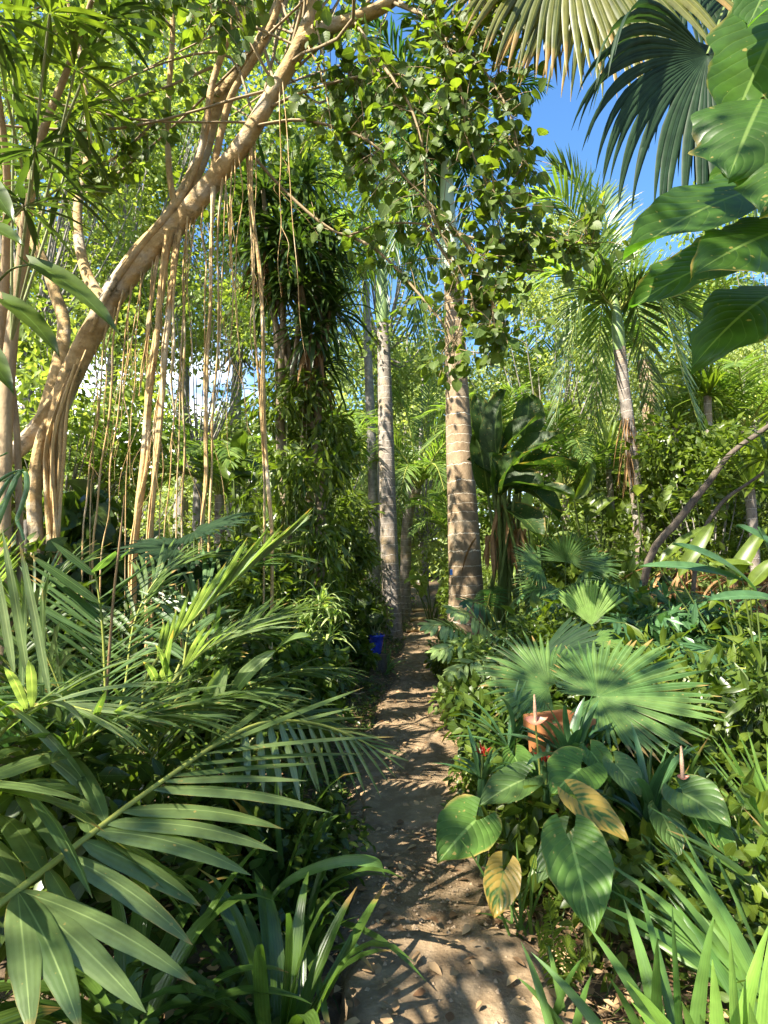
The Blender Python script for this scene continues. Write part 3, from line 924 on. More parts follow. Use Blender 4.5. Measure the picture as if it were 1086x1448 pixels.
limb([(128, 470, 5.0), (160, 400, 4.9), (215, 330, 4.85), (262, 270, 4.8), (288, 200, 4.8), (300, 120, 4.8), (330, 30, 4.7), (360, -90, 4.6)], [.015, .03, .03, .026, .026, .028, .024, .016], seed=16)
limb([(60, 600, 5.5), (90, 480, 5.7), (80, 420, 5.9), (40, 330, 6.0), (-60, 200, 6.0)], [.07, .06, .06, .05, .04], seed=10)

M['figtwig'] = plainmat('fig_twig', (.22, .16, .08), .8, .25)
# leafy branches
BR = [
    [(352, 180, 4.65), (420, 170, 4.5), (480, 182, 4.4), (530, 206, 4.3), (572, 250, 4.2), (622, 302, 4.2), (668, 352, 4.2)],
    [(345, 205, 4.75), (395, 262, 4.85), (450, 312, 4.8), (490, 332, 4.75), (535, 318, 4.6), (590, 316, 4.5), (640, 330, 4.4), (700, 372, 4.3), (770, 384, 4.2)],
    [(490, 332, 4.75), (530, 352, 4.6), (570, 390, 4.5), (620, 450, 4.4), (650, 492, 4.4), (690, 500, 4.4)],
    [(552, 2, 4.35), (600, 24, 4.2), (650, 60, 4.1), (690, 108, 4.05), (720, 160, 4.0), (738, 232, 4.0)],
    [(560, 0, 4.35), (620, 40, 4.1), (650, 120, 4.0), (662, 200, 4.0), (690, 262, 4.0), (720, 300, 4.0)],
    [(500, 28, 4.4), (540, 90, 4.2), (580, 150, 4.1), (600, 220, 4.1), (606, 290, 4.1), (660, 400, 4.2), (672, 440, 4.2)],
    [(440, 5, 4.45), (480, 70, 4.6), (500, 130, 4.7), (505, 200, 4.8), (540, 260, 4.8)],
    [(385, 150, 4.6), (430, 130, 4.5), (500, 110, 4.4), (560, 105, 4.3), (620, 130, 4.2), (680, 180, 4.1)],
    [(300, 95, 5.0), (230, 125, 4.8), (170, 143, 4.6), (145, 143, 4.5), (80, 170, 4.3)],
    [(720, -150, 4.2), (700, -60, 4.1), (680, 20, 4.0), (640, 90, 4.0), (620, 160, 4.0)],
    [(390, 30, 5.0), (330, -10, 4.6), (250, -20, 4.3), (150, 10, 4.0), (60, 60, 3.8)],
    [(244, 40, 5.0), (200, 0, 4.6), (130, -40, 4.2), (40, -20, 4.0), (-60, 40, 3.9)],
    [(238, 150, 5.0), (190, 200, 4.8), (150, 230, 4.7), (110, 240, 4.6)],
    [(450, -120, 4.4), (400, -60, 4.0), (330, -20, 3.8), (290, 50, 3.7)],
    [(640, 332, 4.4), (700, 340, 4.3), (740, 330, 4.2), (800, 340, 4.2), (835, 345, 4.2)],
    [(650, 330, 4.2), (690, 400, 4.2), (700, 460, 4.2), (720, 480, 4.2)],
    [(600, 316, 4.5), (640, 380, 4.4), (655, 430, 4.4), (640, 500, 4.4)],
    [(740, -140, 4.2), (730, -20, 4.2), (705, 90, 4.2), (725, 190, 4.2), (745, 260, 4.2)],
]
mbb = MB()
mbl = MB()
lp, ld, ln_, lsz = [], [], [], []


def hide(q):
    d = q[1] * cp + (q[2] - CAMZ) * sp
    x, y = CX + F * q[0] / d, CY - F * ((q[2] - CAMZ) * cp - q[1] * sp) / d
    return 596 < x < 668 and 215 < y < 500 and rt.uniform() < .72

for k, b in enumerate(BR):
    pts = PL(*b)
    tube(mbb, pts, np.linspace(.014, .004, len(pts)), 6, n=34, lump=.1, seed=k)
    c = spl(pts, 60)
    start = 14 if k in (0, 1) else 8
    N = 100 if k not in (1, 2, 8) else 36
    for j in range(N):
        i = rt.integers(start, 60)
        a0 = c[i]
        tw = unit(rt.normal(0, 1, 3) + np.array([0, 0, -.25])) * rt.uniform(.05, .32)
        if rt.uniform() < .75:
            tube(mbb, np.array([a0, a0 + tw * .6 + [0, 0, .02], a0 + tw]), [.003, .0025, .002], 4)
        for q in range(rt.integers(1, 5)):
            if hide(a0 + tw * .8):
                continue
            lp.append(a0 + tw * rt.uniform(.5, 1.05) + rt.normal(0, .02, 3))
            ld.append(unit(tw + rt.normal(0, .12, 3) - np.array([0, 0, .12])))
            ln_.append(rt.normal(0, .5, 3) + np.array([0, -.35, .5]))
            lsz.append(rt.uniform(.06, .118))
scatter(mbl, TP['round'], np.array(lp), np.array(ld), np.array(ln_), np.array(lsz))
# the upper crown: masses of leaves above and off to the left, with sun gaps and shading clumps shaped in
cs, cr = [], []
for k in range(175):
    px, py, Yy = rt.uniform(-250, 720), rt.uniform(-420, 300), rt.uniform(3.6, 7.5)
    if py > 120 and px > 300 and Yy < 6.0:
        continue
    if px > 520 and py > -120:
        continue
    cs.append(P(px, py, Yy))
    cr.append(rt.uniform(.28, .55))
for k in range(130):                                   # unseen clumps over and left of the camera, added for dappled shade
    cs.append(np.array([rt.uniform(-9, -1.5), rt.uniform(-6, 4.0), rt.uniform(4.6, 8.8)]))
    cr.append(rt.uniform(.3, .6))
cs = np.array(cs)
cr = np.array(cr)


def proj(q):
    q = np.asarray(q)
    dd = q[..., 1] * cp + (q[..., 2] - CAMZ) * sp
    return CX + F * q[..., 0] / dd, CY - F * ((q[..., 2] - CAMZ) * cp - q[..., 1] * sp) / dd, dd


def ray_d(q, p0):
    v = q - p0
    return np.linalg.norm(v - (v @ SUN)[:, None] * SUN, axis=1)


# places kept sunlit: crown clumps across their sun rays are left out
LIT = PL((100, 1300, 1.75), (160, 1400, 1.6), (270, 1130, 2.3), (400, 1050, 2.6), (500, 1060, 2.95), (140, 900, 3.2), (300, 950, 3.2), (60, 900, 2.6), (400, 1250, 2.4), (700, 1390, 2.45), (640, 1345, 2.6), (740, 1430, 2.3), (600, 1195, 3.6), (570, 1180, 3.7), (600, 1000, 6.0), (585, 1035, 5.5), (595, 960, 7.0), (600, 930, 8.5), (200, 1230, 1.9), (330, 1210, 2.1), (150, 1330, 1.7), (60, 1380, 1.6), (450, 1060, 2.9), (540, 1070, 3.0), (280, 850, 2.95), (370, 790, 2.95), (880, 965, 3.5), (620, 890, 6.5), (1040, 1380, 1.5), (960, 1400, 1.7),
         (590, 980, 6.5), (575, 1005, 5.9), (150, 430, 5.0), (240, 325, 4.8), (330, 220, 4.7), (400, 110, 4.5), (190, 650, 4.8), (210, 700, 4.8), (655, 640, 9.8), (645, 480, 10), (120, 790, 3.1), (850, 850, 5.3))
GSH = [G(580, 4.6), G(560, 3.9), G(600, 3.05), G(540, 2.3), G(900, 3.6), G(1000, 3.0), G(760, 3.6), G(420, 2.6), G(330, 2.3), G(460, 3.4), P(1010, 480, 2.3), P(545, 600, 12), P(545, 720, 12), P(546, 500, 12.2), P(652, 720, 10), P(648, 560, 10), P(642, 430, 10.3), P(830, 1140, 2.4), P(705, 1260, 2.65), P(650, 1180, 2.9), P(800, 1080, 2.8), P(930, 985, 3.5), P(780, 960, 3.7)]  # places to darken: leaf clumps are added on their sun rays
keep = np.ones(len(cs), bool)
for q in LIT:
    keep &= ray_d(cs, q) > .28 + .7 * cr
lx = np.concatenate([TR[1:12], PL((190, 365, 5.3), (285, 225, 5.25), (305, 150, 5.2), (345, 95, 5.1), (385, 30, 5.0))])
lx = np.concatenate([spl(TR[1:12], 40), spl(PL((190, 365, 5.3), (285, 225, 5.25), (305, 150, 5.2), (345, 95, 5.1), (385, 30, 5.0)), 20)])
ax_, ay_, _ = proj(lx)
bx_, by_, bd_ = proj(cs)
inpic = bd_ > .5
for i in range(len(cs)):
    if inpic[i] and cs[i, 1] < 5.5 and np.min(np.hypot(ax_ - bx_[i], ay_ - by_[i])) < 25 + 300 * cr[i] / bd_[i]:
        keep[i] = False
cs, cr = cs[keep], cr[keep]
for q in GSH:
    zz = rt.uniform(5.6, 7.5)
    cs = np.vstack([cs, q + SUN * (zz - q[2]) / SUN[2]])
    cr = np.append(cr, .42)
clump_leaves(mbl, cs, np.array(cr), 19000, .096, 'round', hang=.35, seed=5, upn=.5)
for k in range(len(cs)):
    near = spl(TR, 40)[rt.integers(22, 40)]
    d = cs[k] - near
    if np.linalg.norm(d) > 6 or k % 3:
        continue
    bow = rt.normal(0, .16, 3) * np.linalg.norm(d)
    tube(mbb, np.array([near, near + d * .3 + bow * .8 + [0, 0, .2], near + d * .7 + bow * .7 + [0, 0, .15], cs[k]]), [.012, .009, .006, .003], 5, n=16, lump=.2, seed=k)
mbb.build('branch', M['figtwig'], fig)
mbl.build('crown', M['fig'], fig)

# aerial roots: each its own part
AR = []  # (px,py top, px,py bottom, Y, r)
AR += [(236, 330, 189, 800, 4.85, .020), (246, 330, 209, 800, 4.8, .015), (222, 350, 196, 560, 4.9, .010), (252, 330, 240, 640, 4.75, .008), (240, 400, 216, 700, 4.85, .010)]
AR += [(300, 262, 285, 760, 4.75, .0105), (312, 255, 296, 745, 4.7, .007), (288, 275, 291, 560, 4.8, .005), (326, 235, 322, 640, 4.65, .004), (318, 245, 310, 540, 4.7, .0035)]
AR += [(354, 186, 385, 770, 4.68, .010), (346, 198, 374, 720, 4.7, .007), (150, 440, 117, 760, 5.05, .005), (170, 415, 131, 780, 4.98, .006), (185, 395, 143, 790, 4.95, .005),
       (160, 430, 140, 640, 5.0, .004), (205, 370, 160, 650, 4.9, .004), (262, 310, 250, 700, 4.8, .0045), (275, 300, 232, 760, 4.8, .004), (335, 220, 336, 560, 4.6, .003),
       (228, 345, 226, 720, 4.85, .004), (432, 60, 470, 140, 4.45, .005), (394, 120, 398, 420, 4.55, .003),
       (398, 115, 434, 520, 4.5, .003), (215, 355, 204, 640, 4.9, .004), (196, 375, 184, 690, 4.9, .004), (140, 455, 128, 700, 5.1, .004), (316, 250, 352, 620, 4.7, .003), (358, 190, 358, 600, 4.65, .003),
       (448, 10, 470, 190, 4.4, .006), (262, 312, 258, 800, 4.8, .006), (182, 400, 178, 700, 4.95, .0035), (236, 330, 246, 560, 4.85, .004), (268, 305, 268, 590, 4.8, .003), (330, 228, 326, 420, 4.62, .003)]
for k, (ax, ay, bx, by, Yy, rd) in enumerate(AR):
    mb = MB()
    m_ = 7
    pts = [P(ax + (bx - ax) * t + rt.normal(0, 2.2 if 0 < t < 1 else 0), ay + (by - ay) * t, Yy + rt.normal(0, .03)) for t in np.linspace(0, 1, m_)]
    pts[0] = pts[0] + np.array([0, .05, .05])
    if by > 690:
        g0 = G(bx - 3, Yy)
        pts.append((pts[-1] + g0) / 2)
        pts.append(g0)
    rd = rd * 1.3
    rr = np.full(len(pts), rd)
    rr[0] *= 1.4
    if rd > .009:
        rr[-1] *= 2.0
        rr[len(rr) // 2] *= 1.25
    if by <= 690:
        rr[-3:] *= [.8, .55, .15]
    if rd < .0045:
        rr = rr * 1.15
    tube(mb, np.array(pts), rr, 7 if rd > .006 else 5, n=40, lump=.22 if rd > .006 else .1, seed=k + 60)
    if rd > .012:        # a second strand twisted along
        pts2 = [q + np.array([rd * 1.1 * math.sin(i * 1.9 + k), -.01, 0]) for i, q in enumerate(pts)]
        tube(mb, np.array(pts2), rr * .6, 6, n=36, lump=.2, seed=k + 90)
    if k % 2 == 0:
        for j in range(3):
            i0 = rt.integers(2, 5)
            q0 = pts[i0]
            q3 = np.array([rt.normal(0, .12), rt.normal(0, .08), -rt.uniform(.3, .8)])
            tube(mb, np.array([q0, q0 + q3 * .3 + rt.normal(0, .03, 3), q0 + q3 * .7 + rt.normal(0, .04, 3), q0 + q3]), [.003, .0025, .002, .001], 4, n=14, lump=.2)
    mb.build('aerial_root', M['figroot'], fig)

# ================================================================== pale stems at the left edge, whorled leaves
b0 = G(0, 4.6)
wt = thing('umbrella_tree', 'pale stemmed tree at the left edge with whorls of long narrow drooping leaves', 'tree', b0)
for k, (pp, rd) in enumerate([(((2, 900), (6, 640), (16, 480), (30, 370), (42, 280), (60, 190), (95, 100), (130, 0)), .062), (((-10, 900), (-4, 640), (0, 480), (8, 370), (10, 250), (-5, 120), (-30, 0)), .055),
                            (((30, 900), (25, 640), (14, 500), (36, 380), (38, 290), (50, 215)), .03)]):
    mb = MB()
    pts = PL(*[(a, b, 4.6 - .9 * max(0, (370 - b) / 370) + .1 * k) for a, b in pp])
    pts[0] = b0 + np.array([.06 * k, .05 * k, -.03])
    tube(mb, pts, np.linspace(rd, rd * .25, len(pts)), 10, n=40, lump=.06, seed=k)
    mb.build('trunk', M['palebark'], wt)
WH = [(106, 98, 3.6), (50, 212, 3.5), (34, 292, 3.6), (8, 130, 3.4), (150, 30, 3.6), (-20, 230, 3.3), (70, 20, 3.3), (-10, 30, 3.2), (95, 170, 4.0), (20, 60, 3.9), (-60, 330, 3.3), (85, 265, 4.1), (120, 150, 4.2), (-40, 120, 3.6)]
for k, (px, py, Yy) in enumerate(WH):
    c = P(px, py, Yy)
    if k > 2 and min(float(ray_d(c[None], q)[0]) for q in LIT[9:18]) < .42:  # whorls that would shade the path are left out
        continue
    mb = MB()
    rosette(mb, c, 19, .42, .042, el=(-35, 45), droop=.7, pf='lance', seed=k, nseg=6, fold=.25, spread=.015)
    src = P(*[(16, 480, 4.5), (42, 280, 4.2), (6, 300, 4.2)][k % 3])
    tube(mb, np.array([src, (src + c) / 2 + [0, 0, -.05], c]), [.012, .01, .007], 5, mat=1, n=12)
    mb.build('leaf_whorl', [M['drac'] if k % 3 else M['mid'], M['twiggreen']], wt)

# ================================================================== dracaena with drooping strap leaves
b0 = G(425, 7.2)
dr = thing('dracaena_tree', 'tall dracaena with dense dark drooping strap leaves and dead brown skirts, left of the palms', 'tree', b0)
HD = [(372, 268, 6.9), (430, 262, 7.2), (452, 318, 7.0), (400, 322, 6.8), (455, 385, 7.0), (372, 352, 6.9), (424, 405, 6.8), (466, 440, 7.1), (440, 472, 6.9), (388, 408, 7.0), (418, 350, 6.7), (350, 300, 7.1), (452, 520, 7.2), (470, 360, 7.3)]
mbs = MB()
for k, (px, py, Yy) in enumerate(HD):
    c = P(px, py, Yy)
    mb = MB()
    rosette(mb, c, 52, .62, .05, el=(-50, 70), droop=1.9, pf='strap', seed=40 + k, nseg=7, fold=.3, spread=.05)
    if k in (5, 8, 12):
        rosette(mb, c - [0, 0, .18], 22, .5, .034, el=(-88, -45), droop=2.2, pf='strap', seed=80 + k, nseg=6, fold=.7, spread=.06, mat=1)
    mb.build('leaf_rosette', [M['drac'], M['dead']], dr)
    q = b0 + np.array([.16 * (k % 3 - 1), .1 * (k % 2), 0])
    hb = np.array([q[0] * .6 + c[0] * .4, q[1], c[2] * .55])
    if k < 3:
        hub3 = globals().setdefault('HUB3', [])
        hub3.append((q, hb))
        tube(mbs, np.array([q, q * .5 + hb * .5 + [.05, 0, 0], hb]), [.085, .07, .06], 8, n=20, lump=.1, seed=k)
    q, hb = HUB3[k % 3]
    tube(mbs, np.array([hb, hb * .5 + c * .5 + [rt.normal(0, .1), 0, -.1], c]), [.05, .035, .025], 7, n=16, lump=.12, seed=k)
mbs.build('trunk', M['twig'], dr)


# ================================================================== palms
def pfrond(c, tip, rise, **kw):
    """frond from crown c to tip, arching up by rise"""
    c, tip = np.asarray(c), np.asarray(tip)
    m = c * .5 + tip * .5
    L = np.linalg.norm(tip - c)
    p1 = c * .72 + tip * .28 + Zv * rise * L * .8
    p2 = c * .4 + tip * .6 + Zv * rise * L * 1.0
    mb = MB()
    frond(mb, [c, p1, p2, tip], **kw)
    return mb


def palm(label, px, Yb, pts, rad, bark, shaft=None, shmat='crownshaft', ringy=1.0, name='palm_tree'):
    b = G(px, Yb)
    t = thing(name, label, 'palm', b)
    mb = MB()
    pts = PL(*pts)
    pts = np.vstack([b[None] + [0, 0, -.05], pts])
    tube(mb, pts, rad, 18, n=70, lump=.012, seed=int(px))
    mb.build('trunk', M[bark], t)
    if shaft is not None:
        mb = MB()
        tube(mb, PL(*shaft[0]), shaft[1], 14, n=24, lump=.02, seed=3)
        mb.build('crownshaft', M[shmat], t)
    return t


# big palm by the path
t = palm('thick ringed palm trunk standing right of the path, tapering up to a pale green crownshaft', 659, 10, [(659, 845, 10), (656, 760, 10), (650, 640, 10.1), (645, 520, 10.2), (640, 400, 10.3)], [.36, .285, .26, .225, .185, .15], 'royalbark',
         ([(640, 405, 10.3), (637, 360, 10.3), (633, 300, 10.35), (631, 220, 10.4)], [.15, .17, .135, .09]))
c = P(631, 235, 10.4)
for k, (tx, ty, tY, rise) in enumerate([(490, 330, 9.5, .35), (545, 420, 9.3, .4), (730, 430, 9.6, .4), (790, 300, 10, .35), (470, 120, 10, .25), (600, -40, 9.5, .15), (720, 20, 10.5, .15), (585, 470, 11.5, .5),
                                       (520, 20, 9, .1), (690, 480, 12, .45), (760, 120, 11, .2), (560, 180, 8.2, .3)]):
    mb = pfrond(c, P(tx, ty, tY), rise, nl=58, L=.8, W=.045, a0=70, a1=25, elev=5, droop=1.1, n=5, rad=.03, seed=k, t0=.1)
    mb.build('frond', [M['royal'], M['rachisdark']], t)
# the blue tag on the trunk
mb = MB()
V = .8 * np.array([[-.03, -.012, -.055], [.03, -.012, -.055], [.03, -.012, .055], [-.03, -.012, .055], [-.03, 0, -.055], [.03, 0, -.055], [.03, 0, .055], [-.03, 0, .055]])
tc_ = P(638.5, 809, 9.72)
ca, sa = math.cos(.9), math.sin(.9)
V = np.stack([V[:, 0] * ca + V[:, 1] * sa, -V[:, 0] * sa + V[:, 1] * ca, V[:, 2]], 1)
mb.add(V + tc_, np.zeros((8, 2)), [(0, 1, 2, 3), (4, 7, 6, 5), (0, 4, 5, 1), (1, 5, 6, 2), (2, 6, 7, 3), (3, 7, 4, 0)])
M['tagblue'] = plainmat('blue_plastic', (.05, .22, .7), .4, .05)
o = mb.build('plant_tag', M['tagblue'], None, smooth=False, org=tc_)
tag(o, 'small blue tag fixed to the left side of the thick ringed palm trunk', 'tag')

# second palm, left of the path
t = palm('slender ringed palm trunk with a mossy base, left of the path behind the blue pot', 556, 12, [(554, 860, 12), (550, 760, 12), (546, 620, 12.1), (543, 500, 12.2), (541, 455, 12.2)], [.2, .185, .17, .155, .135, .12], 'palmbark',
         ([(541, 458, 12.2), (541, 430, 12.2), (540, 390, 12.2), (541, 350, 12.2)], [.13, .14, .11, .07]), 'crownshaftgreen')
c = P(541, 362, 12.2)
for k, (tx, ty, tY, rise) in enumerate([(430, 350, 11.5, .4), (470, 250, 12, .3), (610, 280, 12.5, .3), (650, 430, 12, .4), (560, 190, 12, .15), (450, 470, 11.5, .5), (615, 520, 12.5, .5), (500, 520, 13, .5), (590, 180, 13, .2)]):
    mb = pfrond(c, P(tx, ty, tY), rise, nl=46, L=.62, W=.035, a0=70, a1=25, elev=5, droop=1.1, n=4, rad=.025, seed=20 + k, t0=.1)
    mb.build('frond', [M['palmfar'], M['rachis']], t)
t = palm('thin smooth grey palm trunk partly hidden behind the slender ringed one', 530, 16, [(528, 740, 16), (526, 640, 16), (522, 540, 16), (519, 470, 16), (518, 400, 16)], [.16, .13, .125, .12, .1, .09], 'greybark')
c = P(518, 395, 16)
for k, (tx, ty, tY, rise) in enumerate([(440, 420, 15, .4), (470, 300, 16, .3), (580, 300, 16, .3), (600, 430, 16.5, .4), (520, 260, 16, .1), (480, 500, 15.5, .5)]):
    mb = pfrond(c, P(tx, ty, tY), rise, nl=40, L=.7, W=.045, a0=70, a1=25, elev=5, droop=1.0, n=4, rad=.03, seed=40 + k, t0=.1)
    mb.build('frond', [M['palmfar'], M['rachis']], t)

# leaning feather palm on the right
t = palm('small feather palm on the right with a slightly leaning ringed trunk and hanging dead sheaths', 912, 10, [(905, 765, 10), (899, 690, 10), (890, 610, 10), (881, 540, 10), (876, 492, 10)], [.125, .105, .1, .1, .095, .1], 'palmbark',
         ([(876, 496, 10), (874, 470, 10), (872, 445, 10), (868, 420, 10)], [.1, .105, .08, .05]), 'crownshaftgreen')
c = P(872, 445, 10)
for k, (tx, ty, tY, rise) in enumerate([(742, 285, 9.6, .34), (785, 238, 10.3, .22), (850, 270, 10.8, .12), (935, 330, 10.5, .2), (975, 440, 9.6, .4), (985, 590, 9.2, .5), (735, 430, 9.5, .35), (785, 590, 9.6, .5), (930, 620, 10.8, .55),
                                       (840, 620, 11, .6), (760, 380, 11, .3), (1000, 500, 10.6, .45)]):
    mb = pfrond(c, P(tx, ty, tY), rise, nl=54, L=.8, W=.044, a0=64, a1=24, elev=20, droop=.42, n=5, rad=.02, seed=60 + k, t0=.12)
    mb.build('frond', [M['palmfar'] if k % 3 == 0 else M['palm'], M['rachis']], t)
mb = MB()
q = P(889, 590, 9.9)
rosette(mb, q + [-.05, 0, 0], 12, .8, .022, el=(-89, -72), droop=1.2, pf='strap', seed=4, nseg=8, fold=.8, spread=.07)
rosette(mb, P(888, 640, 9.9), 12, .75, .022, el=(-89, -72), droop=1.2, pf='strap', seed=5, nseg=8, fold=.8, spread=.07)
mb.build('dead_sheath', M['dead'], t)

# low feather palm beyond, between the two trunks
t = palm('bright sunlit feather palm low between the two ringed trunks', 572, 16.5, [(576, 740, 16.3), (590, 690, 16)], [.16, .14, .12], 'palmbark')
c = P(592, 690, 16)
for k, (tx, ty, tY, rise) in enumerate([(690, 640, 15, .4), (660, 560, 16, .25), (560, 560, 16, .25), (525, 640, 15.5, .4), (700, 720, 16, .5), (610, 540, 17, .1), (640, 740, 14.5, .5), (500, 700, 16, .5), (560, 740, 14.6, .5)]):
    mb = pfrond(c, P(tx, ty, tY), rise, nl=42, L=.75, W=.045, a0=70, a1=25, elev=12, droop=.6, n=4, rad=.03, seed=90 + k, t0=.1)
    mb.build('frond', [M['palmfar'], M['rachis']], t)

# tall fan palm, trunk outside the frame on the right, old fans hanging into the picture
b0 = np.array([3.7, 5.0, gh(3.7, 5.0)])
ft = thing('fan_palm', 'tall fan palm with old brown-edged fans hanging into the top right corner', 'palm', b0)
mb = MB()
cr = np.array([3.3, 4.7, 6.3])
tube(mb, [b0, b0 * .5 + cr * .5 + [.1, 0, 0], cr], [.2, .16, .17], 14, n=30, lump=.05)
mb.build('trunk', M['palmbark'], ft)
FT = [  # hub px,py,Y ; axis px offset ; R ; mat
    (850, -70, 4.0, (-40, 170), 1.3, 'fantop', 200, .9), (770, -60, 4.3, (-50, 150), 1.15, 'fantop', 170, .9), (880, -85, 4.7, (-20, 190), 1.45, 'fantop', 150, 1.0), (800, -90, 3.95, (-30, 170), 1.25, 'fantop', 100, .8),
    (1000, 78, 3.8, (-50, 140), 1.3, 'fandark', 230, 1.8), (1015, 70, 4.1, (20, 160), 1.3, 'fandark', 200, 1.6), (960, -60, 4.6, (-20, 150), 1.05, 'fandark', 200, .8), (1075, -20, 4.6, (10, 160), 1.1, 'fandark', 160, .9), (700, -110, 4.8, (-60, 110), 1.0, 'fandead', 120, .9)]
for k, (px, py, Yy, ax, Rr, mt, arc, dp) in enumerate(FT):
    hub = P(px, py, Yy)
    tipd = P(px + ax[0], py + ax[1], Yy + .15) - hub
    mb = MB()
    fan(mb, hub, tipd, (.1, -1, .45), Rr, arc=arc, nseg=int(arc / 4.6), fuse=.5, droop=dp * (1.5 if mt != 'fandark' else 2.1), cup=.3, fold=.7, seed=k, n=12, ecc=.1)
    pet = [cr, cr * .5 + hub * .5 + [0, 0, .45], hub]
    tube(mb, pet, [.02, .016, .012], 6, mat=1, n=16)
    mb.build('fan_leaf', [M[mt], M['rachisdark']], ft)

# giant philodendron leaves, climbing the same trunk out of frame
b0 = np.array([2.15, 2.6, gh(2.15, 2.6)])
ph = thing('giant_philodendron', 'climbing philodendron with huge glossy green leaves at the top right edge', 'plant', b0)
mb = MB()
stem = np.array([b0, [2.2, 2.6, 1.2], [2.05, 2.5, 2.2], [1.98, 2.45, 3.2], [1.9, 2.4, 4.2]])
tube(mb, stem, [.036, .034, .03, .028, .022], 9, n=30, lump=.2)
mb.build('stem', M['darkbark'], ph)
BL = [  # attach, tip, W(m), Y attach, Y tip, normal
    ((1112, 262), (880, 368), .30, 2.35, 2.05, (-.2, -.75, .6), .08), ((1120, 322), (982, 386), .26, 2.15, 1.9, (-.1, -.8, .5), .06), ((1075, 362), (888, 440), .25, 2.3, 2.15, (-.1, -.7, .7), .1),
    ((1078, 140), (1030, 252), .30, 2.1, 1.95, (-.35, -.85, .3), .06), ((1120, 0), (1024, 205), .34, 2.4, 2.25, (-.3, -.85, .3), .08), ((1110, 410), (978, 520), .26, 2.4, 2.25, (-.1, -.7, .65), .12),
    ((1110, -60), (1056, 40), .24, 2.2, 2.1, (-.3, -.8, .3), .05), ((1150, 190), (1075, 300), .3, 2.0, 1.85, (-.3, -.8, .4), .05), ((1130, 240), (985, 300), .26, 2.55, 2.4, (-.1, -.8, .6), .1)]
for k, (a, b, Wd, Ya, Yb, nh, bend) in enumerate(BL):
    A, Bp = P(*a, Ya), P(*b, Yb)
    mb = MB()
    leafsheet(mb, A, Bp, Wd * 1.3, nh, bend=bend, pf='bigleaf', lobe=.1, cup=-.1 if k % 2 else .12, n=26, m=10, wav=.05, seed=k, ewav=.1)
    o = mb.build('leaf', M['bigleaf'], ph)
    z = A[2]
    s0 = np.array([np.interp(z - .3, stem[:, 2], stem[:, 0]), np.interp(z - .3, stem[:, 2], stem[:, 1]), max(z - .3, .3)])
    mb = MB()
    tube(mb, [s0, s0 * .4 + A * .6 + [.0, 0, .1], A], [.014, .011, .009], 6, n=12)
    mb.build('petiole', M['rachis'], o)

# dark climbing leaves at the left edge
b0 = G(-20, 3.6)
cl = thing('climbing_philodendron', 'dark arrow shaped leaves hanging at the left edge in front of pale stems', 'plant', b0)
mb = MB()
tube(mb, np.vstack([b0[None], PL((-25, 700, 3.5), (-15, 500, 3.4), (-10, 330, 3.3))]), [.02, .018, .015, .01], 6, n=24, lump=.1)
mb.build('stem', M['twiggreen'], cl)
for k, (a, b, Wd, Yy, nh) in enumerate([((44, 374), (168, 474), .16, 3.2, (.3, -.6, .7)), ((4, 424), (84, 506), .15, 3.2, (.3, -.5, .8)), ((-40, 318), (34, 350), .15, 3.1, (.1, -.6, .8)), ((-50, 470), (20, 560), .16, 3.3, (.3, -.6, .7)), ((-30, 250), (22, 318), .13, 3.2, (.2, -.7, .6))]):
    mb = MB()
    leafsheet(mb, P(*a, Yy), P(*b, Yy - .12), Wd, nh, bend=.1, pf='bigleaf', lobe=.12, cup=.15, n=14, m=8, wav=.02, seed=k)
    s0 = P(-16, a[1] + 40, 3.4)
    tube(mb, [s0, s0 * .5 + P(*a, Yy) * .5 + [0, 0, .05], P(*a, Yy)], [.007, .006, .005], 5, mat=1, n=10)
    mb.build('leaf', [M['dark'], M['rachisdark']], cl)

# ================================================================== foreground palms, left
rl = np.random.default_rng(77)


WM = 1.2


def palm_clump(label, b, name='broad_leaf_palm', cat='palm', ):
    t = thing(name, label, cat, b)
    return t


def addfrond(t, pts, m, **kw):
    mb = MB()
    frond(mb, pts, **kw)
    return mb.build('frond', [M[m], M['rachis']], t)


b0 = np.array([-1.7, 1.35, gh(-1.7, 1.35)])
t = palm_clump('big foreground palm at lower left, its long broad leaflet frond reaching over the path', b0)
# main frond: lower half with broad leaflets, upper half with narrow ones (same rachis)
RA = PL((-190, 1400, 1.45), (-60, 1318, 1.62), (0, 1278, 1.72), (60, 1232, 1.82), (120, 1186, 1.94), (180, 1140, 2.07), (247, 1092, 2.22), (310, 1050, 2.38), (372, 1022, 2.55), (440, 1022, 2.75), (500, 1042, 2.9), (545, 1066, 3.0))
RA = np.vstack([b0[None] + [0, 0, .02], b0[None] * .5 + RA[:1] * .5 + [[-.03, 0, .12]], RA])
mb = MB()
cc = spl(RA, 60)
tube(mb, cc, np.interp(np.linspace(0, 1, 60), [0, .3, 1], [.022, .011, .004]), 7, 1)
T_ = unit(np.gradient(cc, axis=0))


def leaf_at(i, px, py, Y, W, el=0.0, droop=.45, fold=.22, roll=0.0, lat=0.0):
    """leaflet from rachis index i (float 0..59) to approximately the given tip"""
    a = np.array([np.interp(i, np.arange(60), cc[:, k]) for k in range(3)])
    tip = P(px, py, Y)
    L = np.linalg.norm(tip - a)
    d = unit(tip - a)
    up0 = unit(np.array([0, -.35, 1.0]))
    d2 = unit(d + Zv * droop * .42)
    sd = unit(np.cross(d2, up0))
    nr = np.cross(sd, d2)
    sd = sd * math.cos(roll) + nr * math.sin(roll)
    blades(mb, a, d2, -sd, L * 1.03, W * WM, droop, 'leaflet', 10, fold, lat=lat, mat=0)


